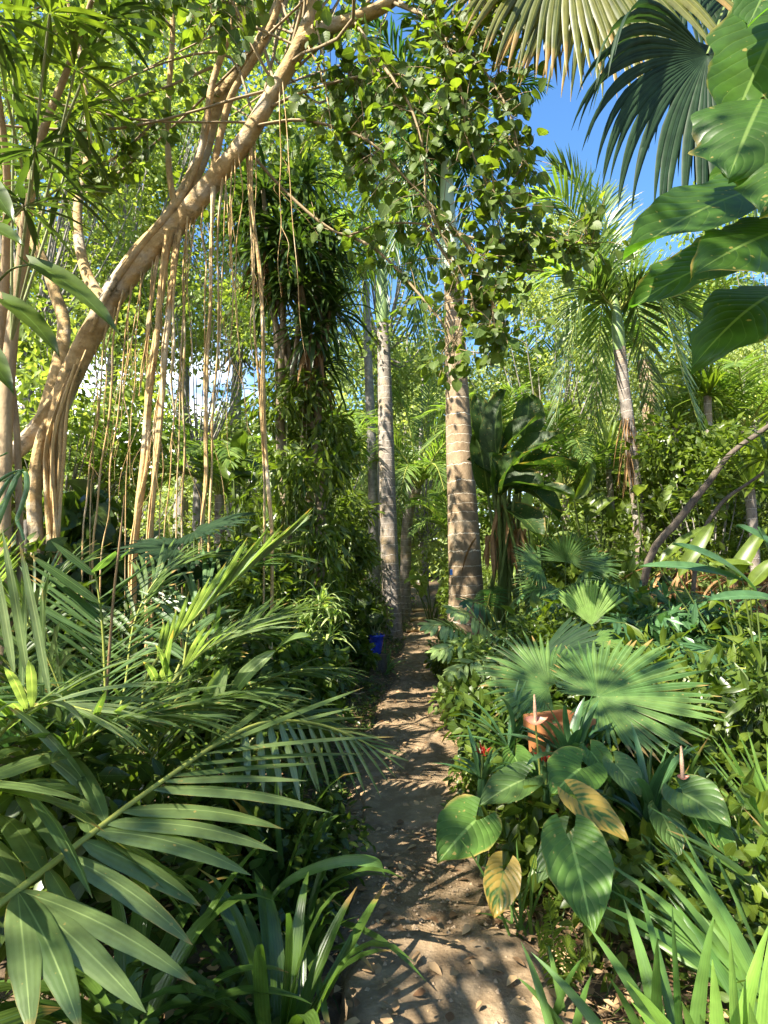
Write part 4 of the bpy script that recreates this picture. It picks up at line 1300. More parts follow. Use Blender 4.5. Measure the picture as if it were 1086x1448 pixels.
def ridx(px):
    q = np.array([(p_[0] / (p_[1] * cp + (p_[2] - CAMZ) * sp)) * F + CX for p_ in cc])
    return float(np.interp(px, q[20:], np.arange(60)[20:]))


for (ax, tx, ty, Y, W, roll) in [
        # near side (towards the path), broad
        (-110, 40, 1464, 1.42, .062, .1), (-75, 117, 1452, 1.46, .064, .1), (-40, 182, 1448, 1.52, .064, .1), (-8, 155, 1385, 1.62, .06, .1), (25, 267, 1396, 1.64, .06, .1), (67, 137, 1363, 1.74, .064, .6), (90, 268, 1334, 1.8, .06, .1),
        (117, 277, 1286, 1.95, .07, .1), (135, 352, 1229, 2.05, .066, .0), (150, 388, 1200, 2.15, .06, 0), (172, 396, 1172, 2.25, .06, 0),
        # far side, shorter and arching back
        (92, 34, 1122, 2.2, .06, -.3), (60, 0, 1150, 2.1, .065, -.3), (30, -40, 1170, 2.0, .065, -.3), (128, 100, 1110, 2.3, .05, -.3), (5, -80, 1200, 1.9, .065, -.2), (-20, 30, 1245, 1.9, .055, -.2), (-60, -20, 1270, 1.8, .055, -.2),
        (48, 50, 1205, 2.05, .05, -.2), (150, 95, 1060, 2.4, .045, 0)]:
    leaf_at(ridx(ax), tx, ty, Y, W, roll=roll, lat=rl.normal(0, .06))
for (ax, tx, ty, Y, W, dp) in [
        # narrow light leaflets of the upper half
        (215, 462, 1138, 2.35, .05, .3), (240, 440, 1076, 2.6, .03, .1), (262, 510, 1066, 2.8, .026, .15), (285, 545, 1036, 2.9, .026, .1), (300, 506, 972, 2.95, .03, .05), (318, 500, 1000, 3.0, .028, .05),
        (335, 508, 1012, 3.05, .03, .1), (350, 520, 1030, 3.05, .026, .1), (230, 430, 1104, 2.4, .034, .2), (270, 416, 968, 2.9, .03, .0), (290, 440, 985, 2.95, .026, .0),
        (380, 395, 1125, 2.5, .026, 1.0), (395, 420, 1135, 2.55, .026, 1.0), (405, 440, 1122, 2.65, .024, 1.0), (365, 370, 1120, 2.45, .026, 1.0), (345, 350, 1105, 2.4, .026, 1.0), (420, 448, 1120, 2.7, .024, .9), (436, 462, 1122, 2.75, .024, .9),
        (450, 478, 1125, 2.8, .024, .9), (466, 502, 1122, 2.85, .024, .8), (480, 512, 1124, 2.85, .022, .7), (490, 535, 1128, 2.9, .022, .6), (500, 548, 1108, 2.95, .022, .5), (515, 560, 1100, 2.98, .02, .4), (528, 572, 1088, 3.02, .018, .3),
        (540, 578, 1076, 3.05, .018, .2), (520, 575, 1066, 3.1, .018, .2), (500, 562, 1058, 3.1, .02, .2), (470, 546, 1048, 3.1, .022, .2), (440, 532, 1042, 3.1, .022, .15), (410, 520, 1050, 3.0, .022, .2)]:
    leaf_at(ridx(ax), tx, ty, Y, W, droop=dp, fold=.35, lat=rl.normal(0, .06))
mb.build('frond', [M['palmmain'], M['rachis']], t)
# other fronds of the same palm
addfrond(t, [b0, b0 + [.25, .3, .75], b0 + [.55, .55, .85], b0 + [.95, .75, .5]], 'palm', nl=14, L=.5, W=.065, a0=75, a1=25, droop=.6, rad=.016, seed=3, t0=.3)
addfrond(t, [b0, b0 + [-.05, .5, .8], b0 + [.05, .95, 1.0], b0 + [.2, 1.4, .8]], 'palmblue', nl=16, L=.5, W=.055, a0=75, a1=25, droop=.6, rad=.016, seed=4, t0=.3)
addfrond(t, [b0, b0 + [.25, .05, .4], b0 + [.6, .1, .45], b0 + [1.0, .15, .2]], 'palmdark', nl=14, L=.42, W=.06, a0=75, a1=25, droop=.8, rad=.016, seed=5, t0=.3)
# a frond held high over the camera's left shoulder: its shadow falls across the path
addfrond(t, [b0, b0 + [.3, -.55, 1.2], b0 + [.35, -.8, 2.1], b0 + [.75, -.45, 2.75]], 'palm', nl=22, L=.55, W=.04, a0=75, a1=25, droop=.35, rad=.018, seed=6, t0=.6)

# feather palm behind: V frond, bright frond, dark fronds
b0 = np.array([-1.75, 3.45, gh(-1.75, 3.45)])
t = palm_clump('clustering feather palm at left whose upright frond ends in two broad paddle leaflets', b0, 'feather_palm')
RB = PL((176, 1160, 3.35), (158, 1060, 3.32), (150, 980, 3.3), (146, 900, 3.28), (141, 850, 3.26), (134, 806, 3.25))
RB = np.vstack([b0[None], RB])
mb = MB()
cc = spl(RB, 60)
tube(mb, cc, np.linspace(.014, .004, 60), 6, 1)
qy = np.array([CY - F * ((p_[2] - CAMZ) * cp - p_[1] * sp) / (p_[1] * cp + (p_[2] - CAMZ) * sp) for p_ in cc])


def ridy(py):
    return float(np.interp(-py, -qy, np.arange(60)))


for (ay, tx, ty, W, fo) in [(812, 74, 766, .11, .12), (808, 162, 780, .085, .12), (818, 184, 776, .05, .2), (852, 45, 786, .085, .12), (846, 205, 802, .085, .2), (858, 210, 795, .05, .2)]:
    leaf_at(ridy(ay), tx, ty, 3.12, W, droop=.12, fold=fo, roll=0)
for j, ay in enumerate(np.linspace(862, 1085, 34)):
    for sg in (-1, 1):
        ln = 112 + 20 * math.sin(j * .25) + rl.normal(0, 7)
        an = R(38 - j * .3 + rl.normal(0, 3))
        x0 = np.interp(ridy(ay), np.arange(60), np.array([CX + F * p_[0] / (p_[1] * cp + (p_[2] - CAMZ) * sp) for p_ in cc]))
        leaf_at(ridy(ay), x0 + sg * ln * math.cos(an), ay - ln * math.sin(an), 3.3 + rl.normal(0, .04) - .1, .024, droop=.25, fold=.3, roll=rl.normal(0, .2))
mb.build('frond', [M['palmblue'] if 'palmblue' in M else M['palm'], M['rachis']], t)
for k, (pp, m) in enumerate([(((215, 1060, 3.4), (270, 960, 3.4), (330, 900, 3.4), (400, 900, 3.5)), 'palmblue'), (((120, 1080, 3.2), (80, 960, 3.1), (40, 880, 3.0), (0, 850, 2.9)), 'palm'), (((190, 1120, 3.0), (230, 1040, 2.9), (300, 990, 2.85), (370, 985, 2.85)), 'palm'),
                             (((240, 1000, 3.6), (270, 880, 3.7), (310, 820, 3.8), (360, 800, 3.9)), 'palmblue'), (((260, 1080, 3.5), (340, 1020, 3.6), (420, 1010, 3.7), (480, 1040, 3.7)), 'palmdark'), (((100, 1130, 3.0), (60, 1060, 2.9), (0, 1020, 2.8), (-60, 1020, 2.7)), 'palmblue'),
                             (((170, 1000, 3.7), (190, 880, 3.8), (230, 810, 3.9), (280, 790, 4.0)), 'palmdark'), (((60, 1040, 3.6), (30, 930, 3.7), (60, 840, 3.8), (110, 800, 3.9)), 'palmdark'), (((10, 1180, 2.5), (80, 1080, 2.4), (170, 1020, 2.4), (265, 1015, 2.45)), 'palm'), (((60, 1150, 2.8), (150, 1060, 2.75), (240, 1005, 2.8), (330, 1000, 2.9)), 'palm'),
                             (((-40, 1120, 2.4), (0, 1040, 2.3), (60, 995, 2.25), (130, 1005, 2.25)), 'palmlight'), (((150, 1100, 3.0), (215, 1000, 2.9), (290, 920, 2.9), (380, 880, 3.0)), 'palmlight')]):
    addfrond(t, np.vstack([b0[None] + [.05, 0, 0], PL(*pp)]), m, nl=22, L=.5, W=.033, a0=60, a1=18, elev=14, droop=.5, rad=.011, seed=50 + k, t0=.35)
addfrond(t, np.vstack([b0[None] + [.1, 0, 0], PL((195, 1050, 3.1), (205, 965, 3.0), (245, 905, 2.95), (300, 850, 2.95), (345, 810, 2.95), (392, 770, 2.95))]), 'palmlight', nl=24, L=.42, W=.034, a0=26, a1=8, elev=25, droop=.12, rad=.012, seed=8, t0=.42, jit=.08, tipL=.6)
addfrond(t, np.vstack([b0[None] + [.2, -.1, 0], PL((235, 1010, 3.15), (300, 935, 3.2), (360, 885, 3.3), (420, 862, 3.4))]), 'palmdark', nl=30, L=.42, W=.026, a0=70, a1=25, elev=10, droop=.4, rad=.012, seed=9, t0=.35)
addfrond(t, np.vstack([b0[None] + [.2, 0, 0], PL((255, 1040, 3.3), (330, 985, 3.4), (410, 950, 3.5), (480, 945, 3.6))]), 'palmdark', nl=30, L=.4, W=.024, a0=70, a1=25, elev=0, droop=.4, rad=.012, seed=10, t0=.35)
addfrond(t, np.vstack([b0[None] + [.0, 0, 0], PL((90, 1080, 3.5), (40, 980, 3.6), (-10, 920, 3.6), (-80, 900, 3.6))]), 'palmdark', nl=28, L=.36, W=.026, a0=65, a1=25, elev=20, droop=.4, rad=.012, seed=11, t0=.35)
addfrond(t, np.vstack([b0[None] + [.2, 0, 0], PL((245, 960, 3.7), (290, 850, 3.9), (350, 790, 4.0), (420, 790, 4.1))]), 'palm', nl=28, L=.42, W=.028, a0=65, a1=22, elev=15, droop=.5, rad=.012, seed=12, t0=.35)
for k, (px, py, tx, ty, Wd) in enumerate([(285, 1030, 322, 938, .1), (330, 985, 392, 920, .085), (392, 920, 440, 900, .06), (60, 1080, 130, 975, .07), (100, 1120, 40, 1000, .06)]):
    mb = MB()
    leafsheet(mb, P(px, py, 2.95), P(tx, ty, 2.8), Wd, (.3, -.6, .6), bend=.12, pf='paddle', cup=.3, n=12, m=6, seed=k)
    mb.build('leaflet', [M['palmlight'] if k < 2 else M['palm']], t)

b0 = np.array([-2.35, 2.75, gh(-2.35, 2.75)])
t = palm_clump('arching palm at the far left edge with narrow yellowish upright leaflets', b0, 'feather_palm')
for k, (pp) in enumerate([((-120, 1150, 2.7), (-90, 1000, 2.6), (-60, 900, 2.55), (-40, 830, 2.5)), ((-140, 1150, 2.5), (-120, 950, 2.4), (-90, 850, 2.3), (-60, 760, 2.3))]):
    addfrond(t, np.vstack([b0[None], PL(*pp)]), 'palm' if k % 2 else 'palmlight', nl=20, L=.5, W=.03, a0=40, a1=15, elev=35, droop=.45, rad=.011, seed=20 + k, t0=.35, jit=.1)
mb = MB()
for (ax, ay, tx, ty, Y, W, dp) in [(40, 960, 4, 748, 2.3, .034, .2), (70, 980, 28, 765, 2.3, .034, .2), (20, 950, -10, 775, 2.25, .034, .2), (30, 1000, 38, 800, 2.35, .026, .1), (60, 1000, 60, 830, 2.4, .026, .1), (130, 1120, 10, 985, 2.2, .04, .5), (140, 1140, 60, 1060, 2.2, .04, .5)]:
    a, b = P(ax, ay, Y), P(tx, ty, Y - .05)
    d = unit(unit(b - a) + Zv * .4 * dp)
    blades(mb, a, d, unit(np.cross(d, (0, -1, .2))), np.linalg.norm(b - a), W, dp, 'leaflet', 9, .4)
mb.build('leaflets', [M['palmlight']], t)

# dry cane standing in front
q0, q1 = G(140, 2.95), P(176, 700, 2.85)
mb = MB()
tube(mb, [q0, P(142, 1080, 2.95), P(152, 960, 2.93), P(160, 850, 2.9), P(170, 760, 2.87), q1], [.009, .0085, .0075, .0065, .005, .002], 7, n=30, lump=.1)
o = mb.build('dry_cane', M['stalkbrown'], None, org=q0)
tag(o, 'thin straight brown cane rising in front of the upright palm frond', 'plant stalk')

# fan leaf palm seen edge-on among the aerial roots
b0 = G(272, 4.6)
t = thing('fan_palm', 'dark fan leaf palm held level below the hanging roots', 'palm', b0)
for k, (px, py, ax, Rr) in enumerate([(275, 752, (90, -22, -.1), .5), (250, 775, (-110, 5, -.2), .45), (262, 790, (90, 10, -.5), .5), (285, 800, (60, 40, -.6), .5)]):
    hub = P(px, py, 4.5)
    ax_ = P(px + ax[0], py + ax[1], 4.5 + ax[2]) - hub
    mb = MB()
    fan(mb, hub, ax_, (.05, -.35, 1), Rr, arc=200, nseg=26, fuse=.6, droop=.6, cup=.12, fold=.6, seed=k)
    tube(mb, [b0, b0 * .5 + hub * .5, hub], [.012, .01, .008], 6, mat=1, n=10)
    mb.build('fan_leaf', [M['fandark'], M['rachisdark']], t)

# agave like grey-green leaves by the fig's foot
b0 = G(8, 4.2)
t = thing('agave', 'grey green plant with long bent ribbon leaves at the left edge by the fig roots', 'plant', b0)
mb = MB()
for (ax, ay, pts) in [(0, 0, [(-30, 830), (-10, 760), (12, 700), (25, 672), (36, 668), (38, 690), (30, 718), (24, 735), (30, 750), (34, 764)]), (0, 0, [(-40, 820), (-20, 740), (5, 690), (20, 670)]), (0, 0, [(-20, 800), (-4, 730), (18, 690), (24, 676)]),
                      (0, 0, [(-40, 760), (-20, 700), (10, 672), (32, 664), (20, 672), (4, 681)]), (0, 0, [(-50, 800), (-40, 720), (-20, 660), (10, 640)])]:
    c = spl(PL(*[(a, b, 4.0) for a, b in pts]), 26)
    wv = .035 * np.minimum(1, np.linspace(1.6, .5, 26))
    s = np.array([1, .2, 0]) * wv[:, None] * .5
    mid = c + np.array([0, -.008, 0])
    UV = np.zeros((1, 26, 3, 2))
    UV[..., 0] = [0, .5, 1]
    UV[..., 1] = np.linspace(0, 1, 26)[:, None]
    mb.grid(np.stack([c - s, mid, c + s], 1)[None], UV)
rosette(mb, b0 + [0, 0, .25], 16, .75, .05, el=(20, 80), droop=.9, pf='strap', seed=6)
mb.build('leaves', M['blue'], t)


# ================================================================== strap leaf clumps
def strapclump(label, px, Y, n, L, W, mat, seed, el=(25, 85), droop=1.0, name='strap_leaf_plant', group=None, lift=0.0, az=None):
    b = G(px, Y)
    t = thing(name, label, 'plant', b, group)
    mb = MB()
    rosette(mb, b + [0, 0, lift], n, L, W, el=el, droop=droop, pf='strap', seed=seed, nseg=9, fold=.3, spread=.05, az=az)
    mb.build('leaves', M[mat] if isinstance(mat, str) else mat, t)
    return t


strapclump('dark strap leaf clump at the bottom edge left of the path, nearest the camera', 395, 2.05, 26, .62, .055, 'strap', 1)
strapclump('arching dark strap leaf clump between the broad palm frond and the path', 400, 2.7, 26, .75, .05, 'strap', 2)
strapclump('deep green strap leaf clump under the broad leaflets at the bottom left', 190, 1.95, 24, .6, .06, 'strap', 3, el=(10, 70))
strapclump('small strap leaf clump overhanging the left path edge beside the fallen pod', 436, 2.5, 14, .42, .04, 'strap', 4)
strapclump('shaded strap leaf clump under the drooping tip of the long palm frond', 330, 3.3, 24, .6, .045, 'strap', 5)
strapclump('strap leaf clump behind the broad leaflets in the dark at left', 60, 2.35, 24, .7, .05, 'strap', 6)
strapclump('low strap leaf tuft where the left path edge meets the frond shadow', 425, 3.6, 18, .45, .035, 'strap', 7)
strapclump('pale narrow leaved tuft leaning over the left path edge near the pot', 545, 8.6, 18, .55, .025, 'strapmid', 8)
# the single sunlit arching blade
b = G(345, 2.55)
t = thing('strap_leaf_plant', 'single long sunlit strap leaf with dark bands arching towards the path', 'plant', b)
mb = MB()
c = spl(np.vstack([b[None], PL((360, 1300, 2.5), (400, 1252, 2.48), (450, 1226, 2.46), (500, 1216, 2.45), (534, 1222, 2.45), (543, 1236, 2.45))]), 30)
wv = np.interp(np.linspace(0, 1, 30), [0, .3, .8, 1], [.03, .048, .04, .003])
s = np.array([.35, .3, .9]) * wv[:, None] * .5
UV = np.zeros((1, 30, 3, 2))
UV[..., 0] = [0, .5, 1]
UV[..., 1] = np.linspace(0, 1, 30)[:, None]
mb.grid(np.stack([c - s, c + [0.004, .004, -.004], c + s], 1)[None], UV)
mb.build('leaf', M['strapmid'], t)

# fallen pod
q = G(496, 2.62)
t = thing('fallen_pod', 'yellow green curled pod with an orange underside lying at the left path edge', 'seed pod', q)
mb = MB()
leafsheet(mb, q + [-.05, .03, .05], q + [.07, -.03, .035], .075, (0, -.3, 1), bend=.25, pf='ovate', cup=-.9, n=10, m=8)
M['pod'] = plainmat('pod_green', (.35, .42, .1), .4, .2)
M['podo'] = plainmat('pod_orange', (.55, .2, .03), .5, .2)
mb.build('husk', M['pod'], t)
mb = MB()
tube(mb, [q + [-.045, .02, .02], q + [0, 0, .024], q + [.055, -.025, .02]], [.01, .028, .012], 10, n=14)
mb.build('pulp', M['podo'], t)


# ================================================================== shrubs
def shrub(label, px, Y, h, wd, n, size, tp, mat, seed, name='shrub', hang=.35, nc=None, base_h=.15, group=None, cat='shrub', upn=.6, depth=None, twig='twiggreen', dx=0.0, clr=.28):
    b = G(px, Y) if not isinstance(px, np.ndarray) else px
    t = thing(name, label, cat, b, group)
    r = np.random.default_rng(seed)
    nc = nc or max(6, int(13 * h * wd) + 5)
    n = int(n * 1.8) if cat != 'plant' else n
    dp = depth or wd
    cs = []
    for k in range(nc):
        a = r.uniform(0, 2 * PI)
        z = r.uniform(base_h, 1.0)
        rad = math.sqrt(r.uniform(0, 1)) * math.sqrt(max(.12, 1 - (2 * z - .95) ** 2 * .85))
        cs.append(b + np.array([math.cos(a) * rad * wd * .5 + dx * z, math.sin(a) * rad * dp * .5, z * h]))
    cs = np.array(cs)
    mb = MB()
    for k in range(nc):
        q = b + np.array([r.normal(0, wd * .06), r.normal(0, dp * .06), -.02])
        tube(mb, [q, q * .5 + cs[k] * .5 + [0, 0, .08 * h], cs[k]], [.012 + .004 * h, .008, .003], 5, n=9, lump=.15, seed=k)
    mb.build('stem', M[twig], t)
    mb = MB()
    crd = np.full(nc, clr * min(wd, max(h, .6)) ** .8) * r.uniform(.7, 1.25, nc)
    clump_leaves(mb, cs, crd, n, size, tp, hang=hang, seed=seed + 500, upn=upn)
    mb.build('foliage', M[mat], t)
    return t


# vine covered column, centre left
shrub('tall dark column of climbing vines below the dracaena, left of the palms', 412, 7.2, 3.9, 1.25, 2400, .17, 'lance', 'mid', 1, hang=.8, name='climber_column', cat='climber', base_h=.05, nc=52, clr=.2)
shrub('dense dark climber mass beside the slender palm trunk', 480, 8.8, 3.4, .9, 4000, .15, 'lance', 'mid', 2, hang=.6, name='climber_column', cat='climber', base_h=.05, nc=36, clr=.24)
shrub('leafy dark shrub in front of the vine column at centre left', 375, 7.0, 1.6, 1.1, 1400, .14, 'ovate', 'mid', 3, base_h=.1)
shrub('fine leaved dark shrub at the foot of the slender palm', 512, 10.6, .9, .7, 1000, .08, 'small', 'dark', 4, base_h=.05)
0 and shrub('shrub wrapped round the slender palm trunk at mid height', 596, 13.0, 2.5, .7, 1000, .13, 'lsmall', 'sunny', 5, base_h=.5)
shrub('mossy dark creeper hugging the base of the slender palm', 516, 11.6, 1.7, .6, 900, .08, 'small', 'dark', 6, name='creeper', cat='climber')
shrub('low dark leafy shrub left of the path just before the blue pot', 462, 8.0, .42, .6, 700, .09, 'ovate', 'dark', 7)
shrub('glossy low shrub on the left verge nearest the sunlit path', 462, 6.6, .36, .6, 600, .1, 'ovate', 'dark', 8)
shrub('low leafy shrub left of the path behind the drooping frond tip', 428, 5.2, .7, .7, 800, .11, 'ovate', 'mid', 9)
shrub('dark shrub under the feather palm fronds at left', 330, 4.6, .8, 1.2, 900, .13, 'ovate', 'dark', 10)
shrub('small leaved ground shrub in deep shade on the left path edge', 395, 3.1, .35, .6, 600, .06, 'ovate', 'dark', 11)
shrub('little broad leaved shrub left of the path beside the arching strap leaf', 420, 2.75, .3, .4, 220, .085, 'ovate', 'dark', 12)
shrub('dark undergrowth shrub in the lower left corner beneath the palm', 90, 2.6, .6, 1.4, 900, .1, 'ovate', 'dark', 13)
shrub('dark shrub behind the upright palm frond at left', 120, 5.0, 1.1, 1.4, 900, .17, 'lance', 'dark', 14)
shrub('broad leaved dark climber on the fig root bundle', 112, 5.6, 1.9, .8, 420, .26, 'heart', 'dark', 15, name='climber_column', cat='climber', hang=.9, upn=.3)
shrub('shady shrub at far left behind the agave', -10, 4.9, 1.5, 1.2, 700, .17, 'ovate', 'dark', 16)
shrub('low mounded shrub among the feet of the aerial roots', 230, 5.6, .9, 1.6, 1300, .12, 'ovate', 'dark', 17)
shrub('rounded shrub behind the dark fan leaf palm', 330, 6.6, 1.2, 1.3, 1200, .12, 'lance', 'mid', 18)
# light rosette plant
b = G(448, 5.9)
t = thing('spider_plant', 'pale variegated rosette plant with arching cream edged leaves, left of the blue pot', 'plant', b)
mb = MB()
st = P(450, 868, 5.8)
tube(mb, [b, b * .5 + st * .5 + [.03, 0, 0], st], [.015, .012, .01], 6, 1, n=10)
for k, (px, py) in enumerate([(450, 866), (430, 880), (470, 872), (440, 900), (462, 905), (455, 850)]):
    rosette(mb, P(px, py, 5.8), 24, .3, .028, el=(0, 85), droop=1.6, pf='strap', seed=k, nseg=7, fold=.3)
mb.build('leaves', [M['variegated'], M['twiggreen']], t)

# blue pot with a leafy plant
q = G(530, 8.7) + np.array([0, 0, .0])
tp_ = P(531, 900, 8.7)
mb = MB()
h0 = tp_[2] + .02
zb = q[2]
# a plinth of stacked bricks hidden in the leaves carries it
pt = thing('plant_pot', 'glossy cobalt blue plant pot half hidden in leaves left of the path', 'pot', (tp_[0], tp_[1], h0 - .26))
prof_ = [(0, 0), (.085, 0), (.095, .01), (.125, .14), (.14, .235), (.155, .24), (.156, .27), (.142, .272), (.135, .235), (.12, .22), (0, .22)]
a = np.linspace(0, 2 * PI, 33)
V = np.array([[(x * .84 * math.cos(k), x * .84 * math.sin(k), z) for k in a] for x, z in prof_]) + np.array([tp_[0], tp_[1], h0 - .26])
UV = np.zeros((1, len(prof_), 33, 2))
mb.grid(V[None], UV)
M['cobalt'] = plainmat('cobalt_glaze', (.02, .045, .38), .2, .3, scale=14)
mb.build('pot_body', M['cobalt'], pt)
mb = MB()
mb.add(np.array([[tp_[0] + .15 * math.cos(k), tp_[1] + .15 * math.sin(k), h0 - .25 - .012 + 0 * k] for k in a[:-1]] + [[tp_[0] + .17 * math.cos(k), tp_[1] + .17 * math.sin(k), zb - .05] for k in a[:-1]]), np.zeros((64, 2)),
       [(i, (i + 1) % 32, 32 + (i + 1) % 32, 32 + i) for i in range(32)])
mb.add(np.array([[tp_[0] + .15 * math.cos(k), tp_[1] + .15 * math.sin(k), h0 - .262] for k in a[:-1]] + [[tp_[0], tp_[1], h0 - .262]]), np.zeros((33, 2)), t=[(i, (i + 1) % 32, 32) for i in range(32)])
o = mb.build('tree_stump', M['darkbark'], None, org=(tp_[0], tp_[1], zb))
tag(o, 'dark stump in the leaves carrying the blue plant pot', 'stump')
t = shrub('broad leaved dark plant growing in the cobalt blue pot', np.array([tp_[0], tp_[1], h0 - .03]), 9.3, .42, .6, 60, .2, 'heart', 'dark', 30, name='potted_plant', cat='plant', hang=.35, upn=.5, base_h=.45, clr=.16)
shrub('small glossy bush overlapping the left side of the blue pot', 508, 8.2, .5, .3, 160, .13, 'ovate', 'mid', 31, base_h=.2, clr=.24)
# orange tag
q = P(499, 913, 8.6)
mb = MB()
V = np.array([[-.03, -.006, -.06], [.03, -.006, -.06], [.03, -.006, .06], [-.03, -.006, .06], [-.03, .006, -.06], [.03, .006, -.06], [.03, .006, .06], [-.03, .006, .06]])
V[:, 0] += V[:, 2] * .2
mb.add(V + q, np.zeros((8, 2)), [(0, 1, 2, 3), (4, 7, 6, 5), (0, 4, 5, 1), (1, 5, 6, 2), (2, 6, 7, 3), (3, 7, 4, 0)])
g0 = G(499, 8.6)
tube(mb, [g0, g0 * .5 + (q - [0, 0, .05]) * .5, q - [0, 0, .05]], .004, 5, n=6)
M['tagorange'] = plainmat('orange_tag', (.5, .12, .03), .6, .1)
o = mb.build('plant_tag', M['tagorange'], None, smooth=False, org=g0)
tag(o, 'small rust orange tag on a stake in the leaves left of the blue pot', 'tag')

# ================================================================== right bed
rr_ = np.random.default_rng(99)


def petiole(a, b, sag=.06, rad=.006, mb=None, mat=1):
    tube(mb, [a, a * .5 + b * .5 + [0, 0, sag], b], [rad * 1.2, rad, rad * .8], 6, mat=mat, n=14)


# ---- anthuriums with big heart leaves
def anthurium(label, px, Y, leaves, name='anthurium'):
    b = G(px, Y)
    t = thing(name, label, 'plant', b)
    for k, (a, tip, W, Ya, Yt, mat, nh, lobe, bend, lab) in enumerate(leaves):
        A, T = P(*a, Ya), P(*tip, Yt)
        mb = MB()
        leafsheet(mb, A, T, W, nh, bend=bend, pf='heart', lobe=lobe, cup=.14, n=18, m=14, wav=.022, seed=k)
        o = mb.build('leaf', M[mat], t)
        if lab:
            o['label'] = lab
        mb = MB()
        A2 = A + np.array([0, .012, -.008])
        petiole(b + [rr_.normal(0, .02), rr_.normal(0, .02), 0], A2, .1, .0055, mb, 0)
        mb.build('petiole', M['rachisdark'], o)
    return t


anthurium('anthurium with the largest dark green heart leaf, its tip pointing down by the litter', 838, 2.5, [
    ((808, 1190), (838, 1322), .245, 2.3, 2.12, 'heart', (.0, -.75, .65), .32, .06, None), ((817, 1131), (888, 1191), .155, 2.5, 2.38, 'heartyel', (.1, -.6, .8), .38, .07, 'yellow leaf with dark green veins'),
    ((860, 1240), (900, 1300), .14, 2.6, 2.55, 'heart', (.1, -.5, .8), .3, .08, None), ((800, 1180), (760, 1250), .14, 2.7, 2.65, 'heartolive', (-.1, -.5, .8), .3, .08, None)])
anthurium('anthurium with a small yellowing heart leaf hanging over the right path edge', 748, 2.95, [
    ((712, 1232), (698, 1299), .155, 2.68, 2.6, 'heartyel', (-.05, -.85, .5), .4, .06, 'yellow leaf with green along the veins')])
anthurium('anthurium with one bright green heart leaf leaning across the right path edge', 740, 3.15, [
    ((673, 1160), (618, 1222), .28, 2.95, 2.78, 'heart', (-.15, -.7, .7), .32, .09, None), ((742, 1102), (676, 1142), .2, 3.1, 3.0, 'heartolive', (-.1, -.5, .85), .3, .08, None), ((728, 1070), (745, 1130), .17, 3.25, 3.15, 'heart', (.1, -.5, .85), .3, .08, None)])
anthurium('anthurium with olive heart leaves in front of the orange planter', 830, 3.0, [
    ((822, 1086), (778, 1128), .25, 2.85, 2.68, 'heart', (-.1, -.6, .8), .34, .08, None), ((835, 1062), (862, 1108), .16, 3.0, 2.9, 'heart', (.1, -.6, .8), .3, .1, None), ((870, 1080), (905, 1130), .17, 2.9, 2.8, 'heartolive', (.1, -.6, .8), .3, .1, None)])
anthurium('anthurium with one wide olive heart leaf and a pale spike at the right', 975, 2.75, [
    ((966, 1122), (1032, 1172), .24, 2.65, 2.5, 'heartolive', (.05, -.6, .8), .34, .1, None), ((990, 1150), (1040, 1225), .17, 2.6, 2.5, 'heart', (.15, -.6, .8), .3, .1, None), ((935, 1150), (960, 1215), .15, 2.65, 2.55, 'heartolive', (.1, -.6, .8), .3, .1, None)])


def flower(label, px, py, Y, stalk_px, sc_=1.0):
    g0 = G(stalk_px, Y + .1)
    t = thing('anthurium_flower', label, 'flower', g0)
    c = P(px, py, Y)
    mb = MB()
    tube(mb, [g0, g0 * .5 + c * .5 + [.01, 0, .02], c], [.006, .0055, .005], 7, n=16)
    mb.build('stalk', M['rachis'], t)
    mb = MB()
    leafsheet(mb, c + np.array([-.055, -.01, .012]) * sc_, c + np.array([.06, -.015, .02]) * sc_, .075 * sc_, (0, -.35, .95), bend=-.12, pf='ovate', cup=.25, n=10, m=6)
    mb.build('spathe', M['spathe'], t)
    mb = MB()
    tube(mb, [c, c + [-.002, -.004, .07], c + [-.004, -.006, .135]], [.0085, .0085, .004], 9, n=12)
    mb.build('spadix', M['spadix'], t)


M['spathe'] = plainmat('pink_spathe', (.4, .16, .095), .4, .15)
M['spadix'] = plainmat('pale_spadix', (.4, .24, .15), .6, .15, scale=150, bump=.5)
flower('pink anthurium flower with a tall pale spike standing left of the orange planter', 757, 1021, 3.1, 768)
flower('second anthurium flower with a pale spike above the wide olive heart leaf', 965, 1100, 2.7, 972, .45)

# ---- orange planter
pc = G(793, 3.45)
pl = thing('planter', 'orange terracotta planter tilted among the leaves under the big fan leaf', 'planter', pc)
M['terra'] = plainmat('terracotta', (.27, .1, .028), .8, .32, scale=7, bump=.3)


def boxring(mb, c, wx, wy, z0, z1, th, tap=.0, ang=0.0):
    def ring(hx, hy, z):
        q = np.array([(-hx, -hy, z), (hx, -hy, z), (hx, hy, z), (-hx, hy, z)])
        x = q[:, 0] * math.cos(ang) - q[:, 1] * math.sin(ang)
        y_ = q[:, 0] * math.sin(ang) + q[:, 1] * math.cos(ang)
        return np.stack([x, y_, q[:, 2]], 1) + c
    rs = [ring(wx - tap, wy - tap, z0), ring(wx, wy, z1), ring(wx - th, wy - th, z1), ring(wx - th, wy - th, z1 - .06)]
    V = np.concatenate(rs)
    q = []
    for k in range(3):
        for i in range(4):
            q.append((k * 4 + i, k * 4 + (i + 1) % 4, k * 4 + 4 + (i + 1) % 4, k * 4 + 4 + i))
    q.append((12, 13, 14, 15))
    q.append((3, 2, 1, 0))
    mb.add(V, np.zeros((16, 2)), q)


